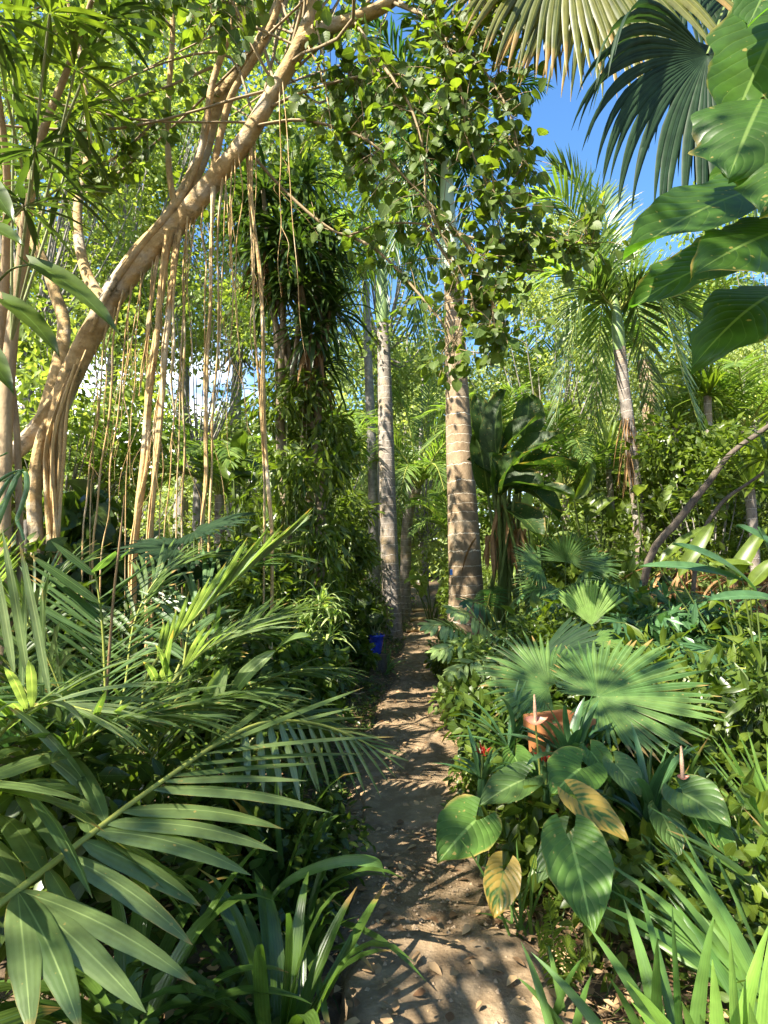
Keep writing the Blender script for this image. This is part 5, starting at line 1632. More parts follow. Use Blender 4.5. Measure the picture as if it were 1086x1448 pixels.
ptop = P(792, 1014, 3.4)
mb = MB()
boxring(mb, np.array([ptop[0], 3.42, 0]), .135, .11, pc[2] - .02, ptop[2] - .07, .03, .025, .42)
o = mb.build('planter_body', M['terra'], pl, smooth=False)
bv = o.modifiers.new('bevel', 'BEVEL')
bv.width = .008
bv.segments = 2
mb = MB()
boxring(mb, np.array([ptop[0], 3.42, 0]), .15, .125, ptop[2] - .072, ptop[2], .03, .0, .42)
o = mb.build('rim', M['terra'], pl, smooth=False)
bv = o.modifiers.new('bevel', 'BEVEL')
bv.width = .008
bv.segments = 2
# ---- fan palms
b0 = np.array([ptop[0] + .02, 3.85, gh(ptop[0], 3.85)])
fp = thing('fan_palm', 'low fan palm with a huge pleated round leaf spread above the orange planter', 'palm', b0)


def fanleaf(t, hubp, Y, axp, Yt, nrm, Rr, arc, nseg, mat, seed, base, droop=.25, fuse=.62, cup=.1, ecc=.15, n=10):
    hub = P(*hubp, Y)
    axd = P(hubp[0] + axp[0], hubp[1] + axp[1], Yt) - hub
    mb = MB()
    fan(mb, hub, axd, nrm, Rr, arc=arc, nseg=nseg, fuse=fuse, droop=droop, cup=cup, fold=.5, seed=seed, ecc=ecc, n=n)
    o = mb.build('fan_leaf', M[mat], t)
    mb = MB()
    petiole(base, hub + np.array([0, .015, -.01]), .1, .008, mb, 0)
    mb.build('petiole', M['rachisdark'], o)


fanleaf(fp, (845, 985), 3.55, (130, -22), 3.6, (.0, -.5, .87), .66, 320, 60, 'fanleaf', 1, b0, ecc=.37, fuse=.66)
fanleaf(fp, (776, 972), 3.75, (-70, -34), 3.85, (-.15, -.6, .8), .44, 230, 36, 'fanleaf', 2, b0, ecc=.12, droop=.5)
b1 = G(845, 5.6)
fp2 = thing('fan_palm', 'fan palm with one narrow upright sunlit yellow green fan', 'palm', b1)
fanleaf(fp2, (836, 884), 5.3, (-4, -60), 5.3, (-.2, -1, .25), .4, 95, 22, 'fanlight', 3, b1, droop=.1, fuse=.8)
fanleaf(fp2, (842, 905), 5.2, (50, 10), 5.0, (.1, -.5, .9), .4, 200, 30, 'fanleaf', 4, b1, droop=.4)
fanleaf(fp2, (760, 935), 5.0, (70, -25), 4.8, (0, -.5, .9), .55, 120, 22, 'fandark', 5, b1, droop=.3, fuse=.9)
b2 = G(800, 8.2)
fp3 = thing('fan_palm', 'small fan palm with narrow fingered leaves in the shade before the leaning feather palm', 'palm', b2)
for k, (px, py, ax, Rr) in enumerate([(800, 795, (10, -40), .5), (765, 800, (-40, -10), .45), (830, 800, (40, 10), .5), (810, 830, (30, 20), .5), (775, 825, (-20, 20), .5)]):
    fanleaf(fp3, (px, py), 8.0, ax, 7.9, (0, -.7, .6), Rr, 190, 26, 'fanleaf', 10 + k, b2, droop=.5, fuse=.5)


# ---- split leaf philodendrons
def splitphil(label, px, Y, leaves, mat, seed=0):
    b = G(px, Y)
    t = thing('split_leaf_philodendron', label, 'plant', b)
    r = np.random.default_rng(seed)
    for k, (a, tip, Ya, W) in enumerate(leaves):
        A, T = P(*a, Ya), P(*tip, Ya - .25)
        L = np.linalg.norm(T - A)
        mid = A * .5 + T * .5 + np.array([0, -.02, .1 * L])
        mb = MB()
        frond(mb, [A, mid, T], up=unit(np.array([0, -.55, .85])), nl=11, L=W * .62, W=L / 11 * 1.05, a0=95, a1=30, elev=-6, droop=.55, t0=.02, n=6, fold=.12, rad=.007, seed=seed + k, pf='leaflet', tipL=.5, baseL=.8, jit=.06, scaleW=False)
        petiole(b, A, .12, .008, mb, 1)
        mb.build('leaf', [M[mat], M['rachis']], t)
    return t


splitphil('sunlit split leaf philodendron with pale fingered leaves at the right bend of the path', 690, 6.8, [((672, 905), (606, 884), 6.5, .42), ((690, 915), (620, 920), 6.3, .42), ((700, 900), (640, 862), 6.7, .42), ((715, 925), (690, 965), 6.0, .4), ((700, 935), (640, 950), 6.0, .38)], 'splitlight' if 'splitlight' in M else 'sunny')
splitphil('bluish split leaf philodendron at the foot of the thick palm trunk', 720, 7.8, [((700, 870), (660, 850), 7.6, .5), ((715, 865), (735, 842), 7.6, .5), ((730, 880), (782, 862), 7.4, .5), ((705, 885), (720, 905), 7.2, .45), ((745, 860), (790, 838), 7.8, .5), ((690, 855), (695, 832), 8.0, .45)], 'blue')
splitphil('dark split leaf philodendron to the right of the narrow sunlit fan', 930, 5.6, [((900, 880), (960, 870), 5.4, .45), ((905, 900), (870, 880), 5.3, .4), ((930, 905), (1000, 930), 5.2, .45), ((950, 870), (1010, 850), 5.6, .45), ((890, 920), (900, 960), 5.0, .4)], 'blue', 9)

splitphil('split leaf philodendron with broad bluish fingers in the middle of the right bed', 855, 7.0, [((840, 850), (800, 845), 6.8, .45), ((850, 845), (890, 828), 6.8, .5), ((860, 860), (905, 862), 6.6, .5), ((840, 865), (815, 890), 6.5, .45), ((855, 835), (850, 812), 7.0, .4)], 'blue', 21)
splitphil('split leaf philodendron with glossy fingered leaves below the brown thatch', 1010, 6.4, [((1000, 850), (960, 838), 6.2, .5), ((1010, 845), (1055, 832), 6.2, .5), ((1015, 865), (1070, 880), 6.0, .5), ((1000, 870), (975, 900), 5.9, .45)], 'mid', 31)
splitphil('large split leaf philodendron right of the big fan leaf near the frame edge', 1040, 4.8, [((1030, 930), (985, 925), 4.6, .45), ((1040, 920), (1075, 895), 4.7, .45), ((1045, 945), (1090, 960), 4.5, .45), ((1025, 955), (1010, 1000), 4.4, .4)], 'blue', 41)

# yellow green climber on the right path edge
for k, (px, Y, h, wd, n, lab) in enumerate([(664, 6.1, .75, .5, 700, 'yellow green trailing shrub at the right path edge under the pale split leaves'), (694, 5.2, .55, .5, 500, 'small leaved trailing shrub on the right path edge beside the sunlit bend'),
                                           (642, 8.2, .8, .5, 800, 'leafy bush on the right of the path at the foot of the thick palm trunk'), (646, 12.5, 1.2, .6, 1000, 'dark bush crowding the right side of the far path'),
                                           (722, 4.3, .4, .6, 500, 'low dark plant on the right path edge beside the red bromeliad'), (694, 3.9, .3, .4, 350, 'tiny leaved creeper on the right path edge in deep shade')]):
    shrub(lab, px, Y, h, wd, n, [.09, .07, .08, .1, .08, .06][k], 'ovate', ['sunny', 'mid', 'mid', 'mid', 'dark', 'mid'][k], 200 + k, base_h=.05)

# ---- bromeliads
def bromeliad(label, px, py, Y, n, L, W, mat, flower=None, seed=0):
    g0 = G(px, Y)
    c = P(px, py, Y)
    t = thing('bromeliad', label, 'plant', g0)
    mb = MB()
    tube(mb, [g0, c], [.03, .025], 8, n=6)
    rosette(mb, c, n, L, W, el=(20, 80), droop=.7, pf='strap', seed=seed, nseg=7, fold=.4, spread=.02)
    mb.build('leaves', M[mat], t)
    if flower:
        mb = MB()
        rosette(mb, c + [0, 0, .12], 12, .05, .016, el=(15, 88), droop=.5, pf='lance', seed=seed + 3, nseg=5, fold=.5)
        tube(mb, [c, c + [0, 0, .12]], .008, 6, n=4, mat=1)
        mb.build('flower', [M[flower], M['rachisdark']], t)


M['red'] = leafmat('red_bract', (.32, .025, .015), (.45, .06, .03), tfac=.3, tr=(1.3, 1, 1))
bromeliad('red flowered bromeliad near the right path edge', 682, 1100, 3.3, 16, .26, .03, 'blue', 'red', 1)
bromeliad('bluish bromeliad with red bracts below the terracotta planter', 772, 1112, 3.2, 14, .2, .04, 'blue', 'red', 2)
bromeliad('blue green upright rosette in front of the terracotta planter', 806, 1075, 3.2, 18, .36, .055, 'bluer' if 'bluer' in M else 'blue', None, 3)
bromeliad('bluish sword leaved rosette left of the terracotta planter in shade', 722, 1060, 3.6, 14, .4, .035, 'blue', None, 4)
bromeliad('blue grey strap rosette behind the long bottom right leaves', 915, 1160, 2.9, 14, .4, .045, 'bluer' if 'bluer' in M else 'blue', None, 5)

# ---- strap leaf clumps at the bottom right (leaves lean up and to the left)
def leanclump(label, px, py, Y, tips, W, mat, seed, name='strap_leaf_plant'):
    g0 = G(px, Y) if py is None else P(px, py, Y)
    g0[2] = gh(g0[0], g0[1])
    t = thing(name, label, 'plant', g0)
    r = np.random.default_rng(seed)
    mb = MB()
    for (tx, ty, Yt, wv) in tips:
        tip = P(tx, ty, Yt)
        b = g0 + [r.normal(0, .04), r.normal(0, .04), 0]
        L = np.linalg.norm(tip - b)
        d = unit(unit(tip - b) + Zv * .25)
        sd = unit(np.cross(d, np.array([r.normal(0, .25), -.7, .55])))
        blades(mb, b, d, -sd, L * 1.04, W * wv, .55, 'strap', 10, .28, lat=r.normal(0, .06))
    mb.build('leaves', M[mat], t)
    return t


rq = np.random.default_rng(5)
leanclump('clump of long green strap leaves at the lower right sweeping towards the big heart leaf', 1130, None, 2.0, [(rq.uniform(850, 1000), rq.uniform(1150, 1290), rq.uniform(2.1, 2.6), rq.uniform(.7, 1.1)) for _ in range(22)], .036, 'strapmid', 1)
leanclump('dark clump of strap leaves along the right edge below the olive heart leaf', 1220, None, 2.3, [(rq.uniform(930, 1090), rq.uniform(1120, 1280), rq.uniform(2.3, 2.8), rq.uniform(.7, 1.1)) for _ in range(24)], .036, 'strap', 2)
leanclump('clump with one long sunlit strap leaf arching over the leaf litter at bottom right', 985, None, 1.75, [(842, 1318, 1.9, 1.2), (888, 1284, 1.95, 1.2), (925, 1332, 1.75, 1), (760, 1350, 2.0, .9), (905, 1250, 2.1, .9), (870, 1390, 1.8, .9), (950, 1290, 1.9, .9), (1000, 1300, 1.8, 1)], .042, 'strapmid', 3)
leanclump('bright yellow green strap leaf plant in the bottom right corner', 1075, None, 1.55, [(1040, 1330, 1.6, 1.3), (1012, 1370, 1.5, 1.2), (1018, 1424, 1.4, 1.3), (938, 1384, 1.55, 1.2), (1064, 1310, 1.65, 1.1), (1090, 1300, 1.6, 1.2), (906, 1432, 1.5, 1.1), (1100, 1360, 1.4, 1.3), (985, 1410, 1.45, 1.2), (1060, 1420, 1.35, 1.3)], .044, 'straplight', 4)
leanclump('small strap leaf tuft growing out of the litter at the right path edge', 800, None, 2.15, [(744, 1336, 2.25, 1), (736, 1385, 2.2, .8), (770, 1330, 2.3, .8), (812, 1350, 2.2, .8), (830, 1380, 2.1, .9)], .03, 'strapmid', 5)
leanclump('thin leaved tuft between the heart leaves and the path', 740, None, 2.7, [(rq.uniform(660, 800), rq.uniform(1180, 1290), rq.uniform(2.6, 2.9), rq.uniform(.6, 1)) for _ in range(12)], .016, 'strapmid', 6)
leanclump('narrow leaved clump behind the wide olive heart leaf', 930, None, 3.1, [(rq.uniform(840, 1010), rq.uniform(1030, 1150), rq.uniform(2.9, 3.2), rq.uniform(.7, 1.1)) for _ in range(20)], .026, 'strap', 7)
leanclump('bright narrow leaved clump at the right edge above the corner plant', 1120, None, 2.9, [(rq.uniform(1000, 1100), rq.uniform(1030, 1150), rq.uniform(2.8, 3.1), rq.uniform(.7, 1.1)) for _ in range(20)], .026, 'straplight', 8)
# fern
g0 = G(790, 2.35)
t = thing('fern', 'small dark fern below the largest heart leaf', 'fern', g0)
for k, (tx, ty) in enumerate([(775, 1272), (808, 1330), (830, 1352), (760, 1310), (800, 1380)]):
    mb = MB()
    tip = P(tx, ty, 2.25)
    frond(mb, [g0, g0 * .5 + tip * .5 + [0, 0, .05], tip], up=(0, -.5, .8), nl=22, L=.055, W=.014, a0=80, a1=40, elev=0, droop=.3, n=3, rad=.003, seed=k, t0=.25)
    mb.build('frond', [M['mid'], M['rachisdark']], t)


# ---- mid right undergrowth
def bigleafplant(label, px, Y, leaves, mat, pf='paddle', seed=0, name='broad_leaf_plant', lobe=0.0, W=.12):
    b = G(px, Y)
    t = thing(name, label, 'plant', b)
    for k, lf in enumerate(leaves):
        (a, tip, Ya, Yt), wv = lf[:4], (lf[4] if len(lf) > 4 else W)
        A, T = P(*a, Ya), P(*tip, Yt)
        mb = MB()
        leafsheet(mb, A, T, wv, (rr_.normal(0, .2), -.55, .8), bend=.1, pf=pf, lobe=lobe, cup=.25, n=12, m=6, wav=.02, seed=seed + k)
        petiole(b, A, .05, .007, mb, 1)
        mb.build('leaf', [M[mat], M['rachisdark']], t)
    return t


bigleafplant('plant with long bluish sword leaves at the right edge before the brown thatch', 1090, 4.4, [((1068, 836), (950, 770), 4.3, 4.1, .12), ((1050, 822), (904, 802), 4.2, 4.3, .1), ((1120, 800), (1040, 744), 4.2, 4.2, .14), ((1090, 830), (1070, 745), 4.3, 4.2, .13), ((1100, 850), (1000, 850), 4.1, 4.0, .1)], 'bluer' if 'bluer' in M else 'blue')
bigleafplant('plant with lit green paddle leaves behind the bluish sword leaves', 1075, 5.2, [((1030, 830), (1085, 745), 5.0, 5.0, .13), ((1010, 800), (1065, 800), 5.0, 4.9, .12), ((960, 815), (1010, 738), 5.1, 5.1, .12), ((930, 800), (1000, 745), 5.2, 5.2, .1), ((1060, 830), (1100, 790), 4.8, 4.7, .12)], 'mid')
SHR = [  # label, px, Y, h, w, n, size, tp, mat
    ('low leafy plant in front of the terracotta planter, hiding its foot', 775, 3.1, .3, .5, 200, .1, 'ovate', 'mid'),
    ('leafy bush with long pointed leaves right of the big fan leaf', 960, 4.2, .75, 1.1, 420, .17, 'lance', 'mid'),
    ('dark pointed leaf bush at the right edge level with the big fan leaf', 1060, 4.0, .8, 1.0, 420, .17, 'lance', 'dark'),
    ('oval leaved climber tangled over the tips of the big fan leaf', 930, 3.7, .62, .7, 300, .085, 'ovate', 'mid'),
    ('small leaved dark shrub in the shadow behind the pale split leaves', 760, 6.0, .9, .9, 1300, .06, 'small', 'dark'),
    ('bush of drooping oval leaves behind the narrow sunlit fan', 830, 6.4, 1.15, 1.2, 600, .17, 'ovate', 'mid'),
    ('bush with bluish lance leaves in the middle of the right bed', 900, 6.2, 1.0, 1.2, 560, .2, 'lance', 'blue'),
    ('wide bush of pointed leaves in half shade at the right of the bed', 985, 5.4, .95, 1.3, 600, .2, 'lance', 'blue'),
    ('heart leaved undergrowth bush right of the bluish split leaves', 790, 6.9, .9, 1.0, 300, .2, 'heart', 'mid'),
    ('dark broad leaved bush beneath the leaning feather palm', 890, 8.0, 1.2, 1.5, 700, .2, 'ovate', 'dark'),
    ('dense bush left of the leaning feather palm trunk', 835, 9.0, 1.4, 1.6, 1200, .15, 'ovate', 'mid'),
    ('sunlit bush right of the leaning feather palm trunk', 960, 8.4, 1.3, 1.4, 1000, .15, 'lance', 'sunny'),
    ('low sprawling plant under the olive heart leaf at right', 1020, 3.3, .45, 1.0, 420, .1, 'ovate', 'mid'),
    ('low leafy plant filling the ground behind the yellow heart leaf', 880, 3.3, .4, .9, 420, .1, 'ovate', 'dark'),
    ('little oval leaved plant under the right anthurium flower', 940, 2.6, .35, .7, 260, .08, 'ovate', 'mid'),
    ('dark ground plant between the red bromeliad and the terracotta planter', 730, 3.9, .45, .8, 420, .09, 'ovate', 'dark'),
    ('small plant with fresh oval leaves at the right edge near the strap leaves', 1065, 2.6, .45, .7, 240, .1, 'ovate', 'mid'),
    ('shadowy shrub beside the left fan of the low fan palm', 720, 4.6, .55, .9, 500, .11, 'ovate', 'dark'),
    ('dark shrub under the wide fan of the low fan palm', 880, 4.3, .5, 1.1, 500, .12, 'ovate', 'dark'),
    ('shrub with long drooping leaves at the far right of the bed', 1110, 5.0, 1.0, 1.2, 500, .22, 'lance', 'mid'),
]
for k, (lab, px, Y, h, wd, n, size, tp, mat) in enumerate(SHR):
    shrub(lab, px, Y, h, wd, n, size, tp, mat, 300 + k, base_h=.08, hang=.2)

# brown thatch of dead leaves on the right
b = G(1020, 7.4)
t = thing('dead_thatch', 'pale brown heap of dead hanging leaves in sunlight at the right', 'dead plant', b)
mb = MB()
for k in range(14):
    rosette(mb, b + [rr_.uniform(-.9, .9), rr_.uniform(-.4, .4), rr_.uniform(.5, 1.5)], 26, .8, .045, el=(-85, 10), droop=1.6, pf='strap', seed=k, nseg=6, fold=.6, spread=.1)
mb.build('dead_leaves', M['dead'], t)
mb = MB()
for k in range(7):
    q = b + [rr_.uniform(-.9, .9), rr_.uniform(-.3, .3), 0]
    tube(mb, [q, q + [rr_.normal(0, .1), 0, .5], q + [rr_.normal(0, .2), 0, 1.0]], [.05, .045, .035], 8, n=12, lump=.2, seed=k)
mb.build('stem', M['darkbark'], t)
# leaning brown trunks
for k, (pp, rd, Y, lab) in enumerate([([(915, 800), (960, 735), (1000, 685), (1035, 640), (1090, 600), (1160, 540)], .045, 7.6, 'dark leaning trunk slanting up to the right behind the dead leaves'),
                                     ([(985, 790), (1015, 718), (1060, 682), (1120, 640)], .022, 6.2, 'thinner green brown stem slanting up to the right edge')]):
    pts = PL(*[(a, c, Y) for a, c in pp])
    g0 = G(pp[0][0] - 15, Y)
    mb = MB()
    tube(mb, np.vstack([g0[None], pts]), np.linspace(rd * 1.2, rd * .6, len(pts) + 1), 9, n=24, lump=.12, seed=k)
    t = thing('leaning_tree', lab, 'tree', g0)
    mb.build('trunk', M['darkbark'], t)
    mb = MB()
    e = pts[-1]
    for j in range(4 if k == 0 else 2):
        rosette(mb, e + rr_.normal(0, .15, 3), 40, .6, .05, el=(-40, 80), droop=.9, pf='strap', seed=j + 5, nseg=6)
    mb.build('leaf_rosette', M['mid'], t)

# ---- giant bird of paradise / banana clump behind the thick trunk
b = G(722, 9.2)
t = thing('bird_of_paradise', 'giant bird of paradise with dark paddle leaves and brown dead leaves by the thick trunk', 'plant', b)
for k, (a, tip, Ya, Yt, W) in enumerate([((705, 655), (716, 552), 9, 9, .42), ((690, 640), (672, 558), 9.2, 9.3, .34), ((715, 640), (768, 590), 8.9, 8.7, .4), ((720, 665), (802, 622), 8.8, 8.5, .5), ((725, 675), (818, 664), 8.8, 8.4, .5),
                                        ((715, 690), (790, 735), 8.9, 8.6, .5), ((700, 700), (690, 640), 8.8, 8.6, .5), ((740, 620), (748, 560), 9.3, 9.3, .5), ((705, 690), (770, 690), 8.7, 8.4, .45), ((715, 720), (765, 765), 8.8, 8.5, .45), ((690, 700), (672, 610), 9.3, 9.3, .4), ((710, 700), (740, 640), 8.6, 8.3, .4), ((728, 700), (812, 706), 8.7, 8.3, .34), ((700, 690), (660, 650), 9.4, 9.2, .34), ((735, 690), (770, 640), 9.0, 8.6, .36), ((712, 640), (700, 575), 9.2, 9.1, .36)]):
    mb = MB()
    leafsheet(mb, P(*a, Ya), P(*tip, Yt), W, (rr_.normal(0, .3), -.5, .8), bend=.16, pf='paddle', cup=.5, n=12, m=6, wav=.05, seed=k)
    petiole(b + [rr_.normal(0, .15), rr_.normal(0, .1), 0], P(*a, Ya), .1, .03, mb, 1)
    mb.build('leaf', [M['banana'], M['rachisdark']], t)
mb = MB()
for k in range(4):
    rosette(mb, P(rr_.uniform(690, 745), rr_.uniform(690, 770), 9.0), 9, .6, .07, el=(-89, -55), droop=1.4, pf='strap', seed=k, nseg=6, fold=.8, spread=.1)
mb.build('dead_leaf', M['dead'], t)

# ================================================================== background trees
rb = np.random.default_rng(404)


def tree(label, px, Y, top_py, wd, n, size, tp, mat, seed, trunk=.12, bark='greybark', low=.35, nc=None, lean=0.0, hang=.3, clr=.16, group=None, name='broadleaf_tree'):
    b = G(px, Y)
    top = P(px, top_py, Y)
    H = top[2] - b[2]
    t = thing(name, label, 'tree', b, group)
    r = np.random.default_rng(seed)
    nc = nc or 34
    hub = b + np.array([lean * .6, 0, H * (low + .1)])
    mb = MB()
    tube(mb, [b - [0, 0, .1], b * .5 + hub * .5 + [r.normal(0, .08), 0, 0], hub], [trunk * 1.3, trunk, trunk * .8], 10, n=16, lump=.06, seed=seed)
    mb.build('trunk', M[bark], t)
    cs = []
    for k in range(nc):
        d = unit(r.normal(0, 1, 3))
        rad = r.uniform(.45, 1) ** .6
        cs.append(b + np.array([lean + d[0] * rad * wd * .5, d[1] * rad * wd * .4, H * (low + (1 - low) * (.5 + .5 * d[2] * rad))]))
    cs = np.array(cs)
    mb = MB()
    for k in range(nc):
        tube(mb, [hub, hub * .45 + cs[k] * .55 + [0, 0, -.05 * H], cs[k]], [trunk * .35, trunk * .12, .005], 5, n=9, lump=.12, seed=k)
    mb.build('branch', M[bark], t)
    mb = MB()
    clump_leaves(mb, cs, clr * wd * r.uniform(.7, 1.3, nc), int(n * 2.4), size * 1.3, tp, hang=hang, seed=seed + 7)
    mb.build('crown', M[mat], t)
    return t


TREES = [
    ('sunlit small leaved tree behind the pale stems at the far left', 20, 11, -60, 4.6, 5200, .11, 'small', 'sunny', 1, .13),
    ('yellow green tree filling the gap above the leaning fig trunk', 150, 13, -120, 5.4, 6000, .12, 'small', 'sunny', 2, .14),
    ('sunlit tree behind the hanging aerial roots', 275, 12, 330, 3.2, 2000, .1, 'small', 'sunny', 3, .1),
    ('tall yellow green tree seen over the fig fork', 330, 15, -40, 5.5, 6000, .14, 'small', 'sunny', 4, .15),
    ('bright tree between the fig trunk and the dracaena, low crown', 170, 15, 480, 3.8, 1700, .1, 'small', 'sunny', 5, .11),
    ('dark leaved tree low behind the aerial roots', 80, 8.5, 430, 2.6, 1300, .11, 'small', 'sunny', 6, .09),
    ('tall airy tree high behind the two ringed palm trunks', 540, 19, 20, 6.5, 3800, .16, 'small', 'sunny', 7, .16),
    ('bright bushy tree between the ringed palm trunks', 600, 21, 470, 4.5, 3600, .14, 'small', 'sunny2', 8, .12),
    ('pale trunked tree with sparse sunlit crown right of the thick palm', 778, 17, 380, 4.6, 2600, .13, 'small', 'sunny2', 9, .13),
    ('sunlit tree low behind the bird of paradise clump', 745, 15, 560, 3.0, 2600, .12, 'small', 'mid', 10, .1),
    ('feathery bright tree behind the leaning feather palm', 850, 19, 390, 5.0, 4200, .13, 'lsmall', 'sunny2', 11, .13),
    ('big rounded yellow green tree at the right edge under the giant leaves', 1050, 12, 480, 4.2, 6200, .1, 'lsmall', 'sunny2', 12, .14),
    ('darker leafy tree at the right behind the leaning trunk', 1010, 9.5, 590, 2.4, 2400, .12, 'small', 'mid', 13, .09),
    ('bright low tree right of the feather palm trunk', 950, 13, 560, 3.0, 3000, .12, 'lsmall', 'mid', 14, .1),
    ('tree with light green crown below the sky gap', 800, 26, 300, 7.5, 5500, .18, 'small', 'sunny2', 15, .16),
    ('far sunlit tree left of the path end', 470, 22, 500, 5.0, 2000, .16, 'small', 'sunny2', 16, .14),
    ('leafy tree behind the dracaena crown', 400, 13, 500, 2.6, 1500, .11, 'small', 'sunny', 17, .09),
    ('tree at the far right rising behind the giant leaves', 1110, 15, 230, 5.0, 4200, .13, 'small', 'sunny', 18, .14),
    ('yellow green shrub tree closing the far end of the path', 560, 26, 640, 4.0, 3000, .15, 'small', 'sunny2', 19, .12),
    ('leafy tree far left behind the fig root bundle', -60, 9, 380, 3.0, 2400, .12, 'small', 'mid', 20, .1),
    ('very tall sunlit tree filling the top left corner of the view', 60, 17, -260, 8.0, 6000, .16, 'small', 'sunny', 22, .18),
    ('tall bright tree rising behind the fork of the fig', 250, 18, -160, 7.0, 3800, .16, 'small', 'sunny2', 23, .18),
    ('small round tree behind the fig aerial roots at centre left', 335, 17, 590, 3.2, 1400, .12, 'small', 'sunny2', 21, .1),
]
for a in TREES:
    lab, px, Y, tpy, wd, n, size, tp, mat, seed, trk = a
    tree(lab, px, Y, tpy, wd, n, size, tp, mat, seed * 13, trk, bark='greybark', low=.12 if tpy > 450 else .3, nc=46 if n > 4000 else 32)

SH2 = [
    ('sunlit shrub at the left of the far path', 545, 19, 1.8, 1.8, 1500, .14, 'small', 'sunny'),
    ('sunlit shrub at the right of the far path', 672, 18, 2.0, 1.6, 1600, .13, 'small', 'sunny'),
    ('bright leafy bush directly behind the thick palm trunk', 690, 13, 1.9, 1.8, 1500, .14, 'lsmall', 'sunny'),
    ('yellow green bush behind the bird of paradise clump', 770, 12.5, 2.1, 2.0, 1800, .13, 'small', 'sunny'),
    ('bamboo leaved bush left of the leaning feather palm', 820, 12, 2.4, 2.0, 2000, .16, 'lsmall', 'sunny'),
    ('bright bush right of the leaning feather palm', 945, 11, 2.0, 1.8, 1700, .15, 'lsmall', 'sunny2'),
    ('olive bush behind the slanting dark trunk', 1040, 9.8, 1.9, 2.0, 1800, .13, 'lsmall', 'mid'),
    ('dark bush behind the aerial roots at left', 200, 9.5, 1.5, 2.2, 1500, .13, 'small', 'mid'),
    ('sunlit bush seen between the aerial roots', 265, 10.5, 1.8, 2.0, 1600, .12, 'small', 'sunny'),
    ('leafy bush left of the vine column', 340, 9, 1.7, 1.6, 1300, .14, 'small', 'mid'),
    ('bush behind the fig root bundle at far left', 60, 7.6, 1.4, 1.8, 1100, .14, 'small', 'dark'),
    ('sunlit broad bush behind the vine column', 450, 12.5, 2.2, 2.0, 1500, .15, 'small', 'mid'),
    ('bush at the far right edge behind the dead leaves', 1130, 8.8, 2.2, 2.0, 1600, .14, 'lsmall', 'mid'),
]
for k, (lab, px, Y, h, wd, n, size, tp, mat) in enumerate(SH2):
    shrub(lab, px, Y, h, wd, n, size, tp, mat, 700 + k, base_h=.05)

# spiky heads: yuccas / dracaenas on the right
for k, (px, py, Y, n, L, mat, lab) in enumerate([(1000, 560, 10.5, 46, .95, 'mid', 'spiky yucca head under the giant leaves at right'), (955, 600, 11.5, 40, .9, 'sunny', 'sunlit yucca with upright sword leaves right of the feather palm'), (860, 640, 12, 36, .9, 'sunny', 'broad sword leaved plant left of the feather palm trunk'),
                                               (1060, 690, 8.2, 34, .8, 'mid', 'spiky rosette in the brown thicket at the right edge')]):
    c = P(px, py, Y)
    b = G(px + 6, Y)
    t = thing('yucca', lab, 'plant', b)
    mb = MB()
    tube(mb, [b, b * .5 + c * .5 + [.05, 0, 0], c], [.09, .07, .06], 9, n=14, lump=.12)
    mb.build('trunk', M['palmbark'], t)
    mb = MB()
    rosette(mb, c, n, L, .06, el=(-25, 88), droop=.55, pf='strap', seed=k, nseg=6, spread=.04)
    mb.build('leaf_rosette', M[mat], t)
# bushy feather palms and big leaved plants among the background shrubs
for k, (px, py, Y, L, nf, mat, lab) in enumerate([(800, 690, 12, 1.9, 12, 'palmfar', 'bushy sunlit feather palm between the bird of paradise and the leaning palm'), (1000, 700, 12, 1.7, 12, 'palmfar', 'bushy feather palm just right of the leaning palm trunk'),
        (1055, 610, 11, 1.9, 12, 'palmfar', 'bushy feather palm high at the right edge under the giant leaves'), (705, 640, 15, 2.2, 10, 'palmfar', 'feather palm glimpsed between the thick trunk and the bird of paradise'), (310, 700, 9.5, 1.5, 11, 'palmfar', 'bushy feather palm behind the aerial roots left of the vine column'),
        (150, 690, 9, 1.5, 11, 'palmfar', 'bushy feather palm behind the fig root bundle'), (640, 760, 14, 1.5, 10, 'palmfar', 'low feather palm behind the thick ringed trunk'), (470, 640, 13, 1.8, 11, 'palmfar', 'feather palm behind the climber at centre left'),
        (760, 560, 18, 2.6, 11, 'palmfar', 'tall bright feather palm far behind the bird of paradise'), (960, 470, 16, 2.4, 12, 'palmfar', 'tall bright feather palm behind the tip of the lowest giant leaf')]):
    c = P(px, py, Y)
    b = G(px, Y)
    t = thing('feather_palm', lab, 'palm', b)
    mb = MB()
    tube(mb, [b, b * .5 + c * .5, c], [.11, .09, .07], 9, n=10, lump=.08)
    mb.build('trunk', M['palmbark'], t)
    for j in range(nf):
        an = 2 * PI * (j + rb.uniform(-.3, .3)) / nf
        el = rb.uniform(-.15, .75)
        tip = c + np.array([math.cos(an) * math.cos(el), math.sin(an) * math.cos(el), math.sin(el)]) * L * rb.uniform(.8, 1.1)
        mb = pfrond(c, tip, .28, nl=36, L=.3 * L, W=.04, a0=65, a1=22, elev=14, droop=.5, n=4, rad=.018, seed=300 + k * 20 + j, t0=.12)
        mb.build('frond', [M[mat], M['rachis']], t)
BP = [(840, 715, 10.5, 'mid', 'clump of broad banana like leaves left of the leaning palm'), (930, 690, 10, 'sunny', 'sunlit clump of broad leaves right of the leaning palm'), (1010, 655, 10.5, 'mid', 'broad leaved clump in the thicket at the right'), (755, 720, 11.5, 'sunny', 'bright broad leaved clump behind the bird of paradise'),
      (610, 790, 15, 'sunny', 'broad leaved clump beside the far path'), (345, 660, 8.5, 'dark', 'dark broad paddle leaves behind the aerial roots')]
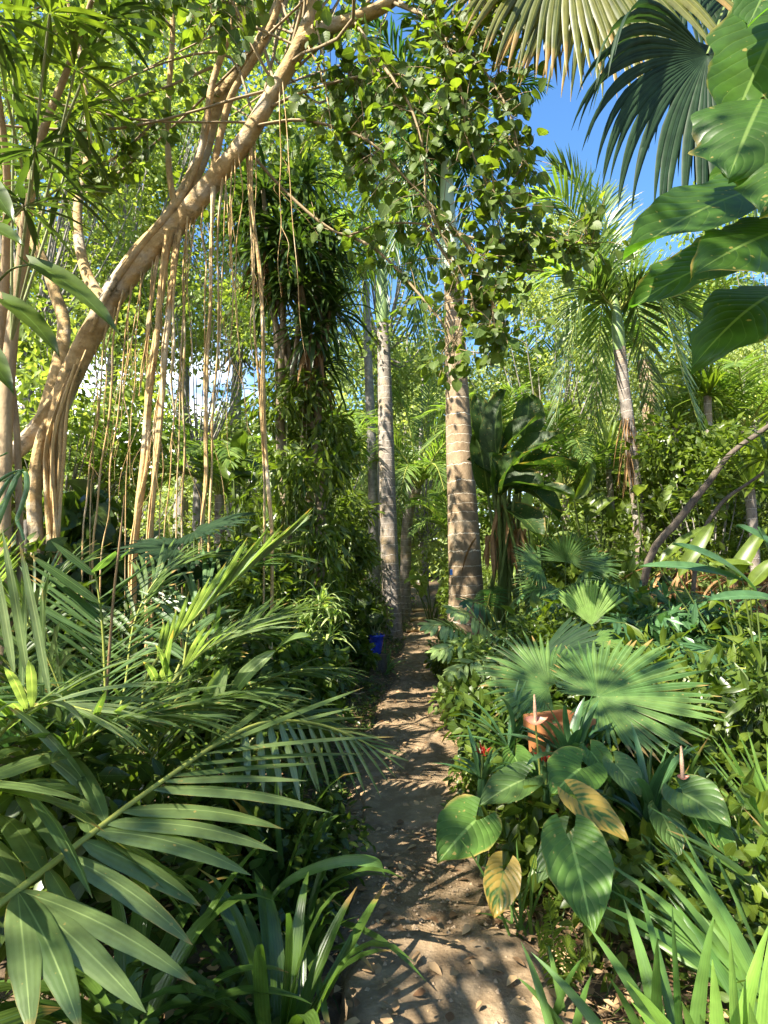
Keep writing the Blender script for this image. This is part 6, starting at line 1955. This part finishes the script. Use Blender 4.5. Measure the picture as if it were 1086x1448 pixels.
for k, (px, py, Y, mat, lab) in enumerate(BP):
    b = G(px, Y)
    t = thing('broad_leaf_plant', lab, 'plant', b)
    for j in range(11):
        A = P(px + rb.uniform(-30, 30), py + rb.uniform(-10, 60), Y + rb.uniform(-.3, .3))
        an = rb.uniform(0, 2 * PI)
        T = A + np.array([math.cos(an) * .5, math.sin(an) * .4 - .1, rb.uniform(-.15, .8)]) * rb.uniform(.7, 1.1)
        mb = MB()
        leafsheet(mb, A, T, rb.uniform(.16, .28), (rb.normal(0, .3), -.5, .8), bend=.15, pf='paddle', cup=.4, n=10, m=6, wav=.04, seed=j)
        petiole(b + [rb.normal(0, .08), rb.normal(0, .08), 0], A, .08, .016, mb, 1)
        mb.build('leaf', [M[mat], M['rachisdark']], t)
# stout ringed trunk, sunlit
t = palm('stout sunlit ringed palm behind the leaning feather palm', 928, 13, [(926, 650, 13), (921, 600, 13), (915, 545, 13), (910, 510, 13)], [.2, .19, .17, .16, .14], 'royalbark')
c = P(908, 500, 13)
for k, (tx, ty, tY, rise) in enumerate([(800, 480, 12.5, .35), (850, 400, 13, .25), (930, 380, 13.5, .2), (1010, 450, 13, .3), (1010, 560, 12.5, .45), (840, 570, 12.4, .5)]):
    mb = pfrond(c, P(tx, ty, tY), rise, nl=44, L=.65, W=.035, a0=70, a1=25, elev=5, droop=.8, n=4, rad=.025, seed=120 + k, t0=.1)
    mb.build('frond', [M['palmfar'], M['rachis']], t)

# the far wood that closes every view
mb = MB()
mbt = MB()
cs, cr = [], []
for k in range(150):
    an = rb.uniform(-1.3, 1.3)
    d = rb.uniform(32, 50)
    x, y = math.sin(an) * d, math.cos(an) * d
    hh = rb.uniform(8, 17) if -.12 * d < x < 6 else rb.uniform(5, 10) if -.6 * d < x < 0 else rb.uniform(8, 15)
    for z in np.arange(.8, hh, 1.5):
        wv = 2.2 * math.sin(min(1, .25 + z / hh * .75) * PI * .8)
        for _ in range(2):
            cs.append((x + rb.normal(0, wv * .6), y + rb.normal(0, wv * .6), gh(x, y) + z))
            cr.append(rb.uniform(.8, 1.7))
    tube(mbt, [(x, y, gh(x, y) - .2), (x, y, hh * .5), (x + .2, y, hh)], [.2, .15, .05], 6, n=6)
clump_leaves(mb, np.array(cs), np.array(cr), 210000, .42, 'tiny', seed=3)
o = mb.build('far_wood', [M['sunny2']])
o['kind'] = 'stuff'
o['label'] = 'far sunlit wood closing the view behind the garden'
o2 = mbt.build('far_wood_trunks', [M['greybark']])
o2['kind'] = 'stuff'
o2['label'] = 'trunks of the far wood'
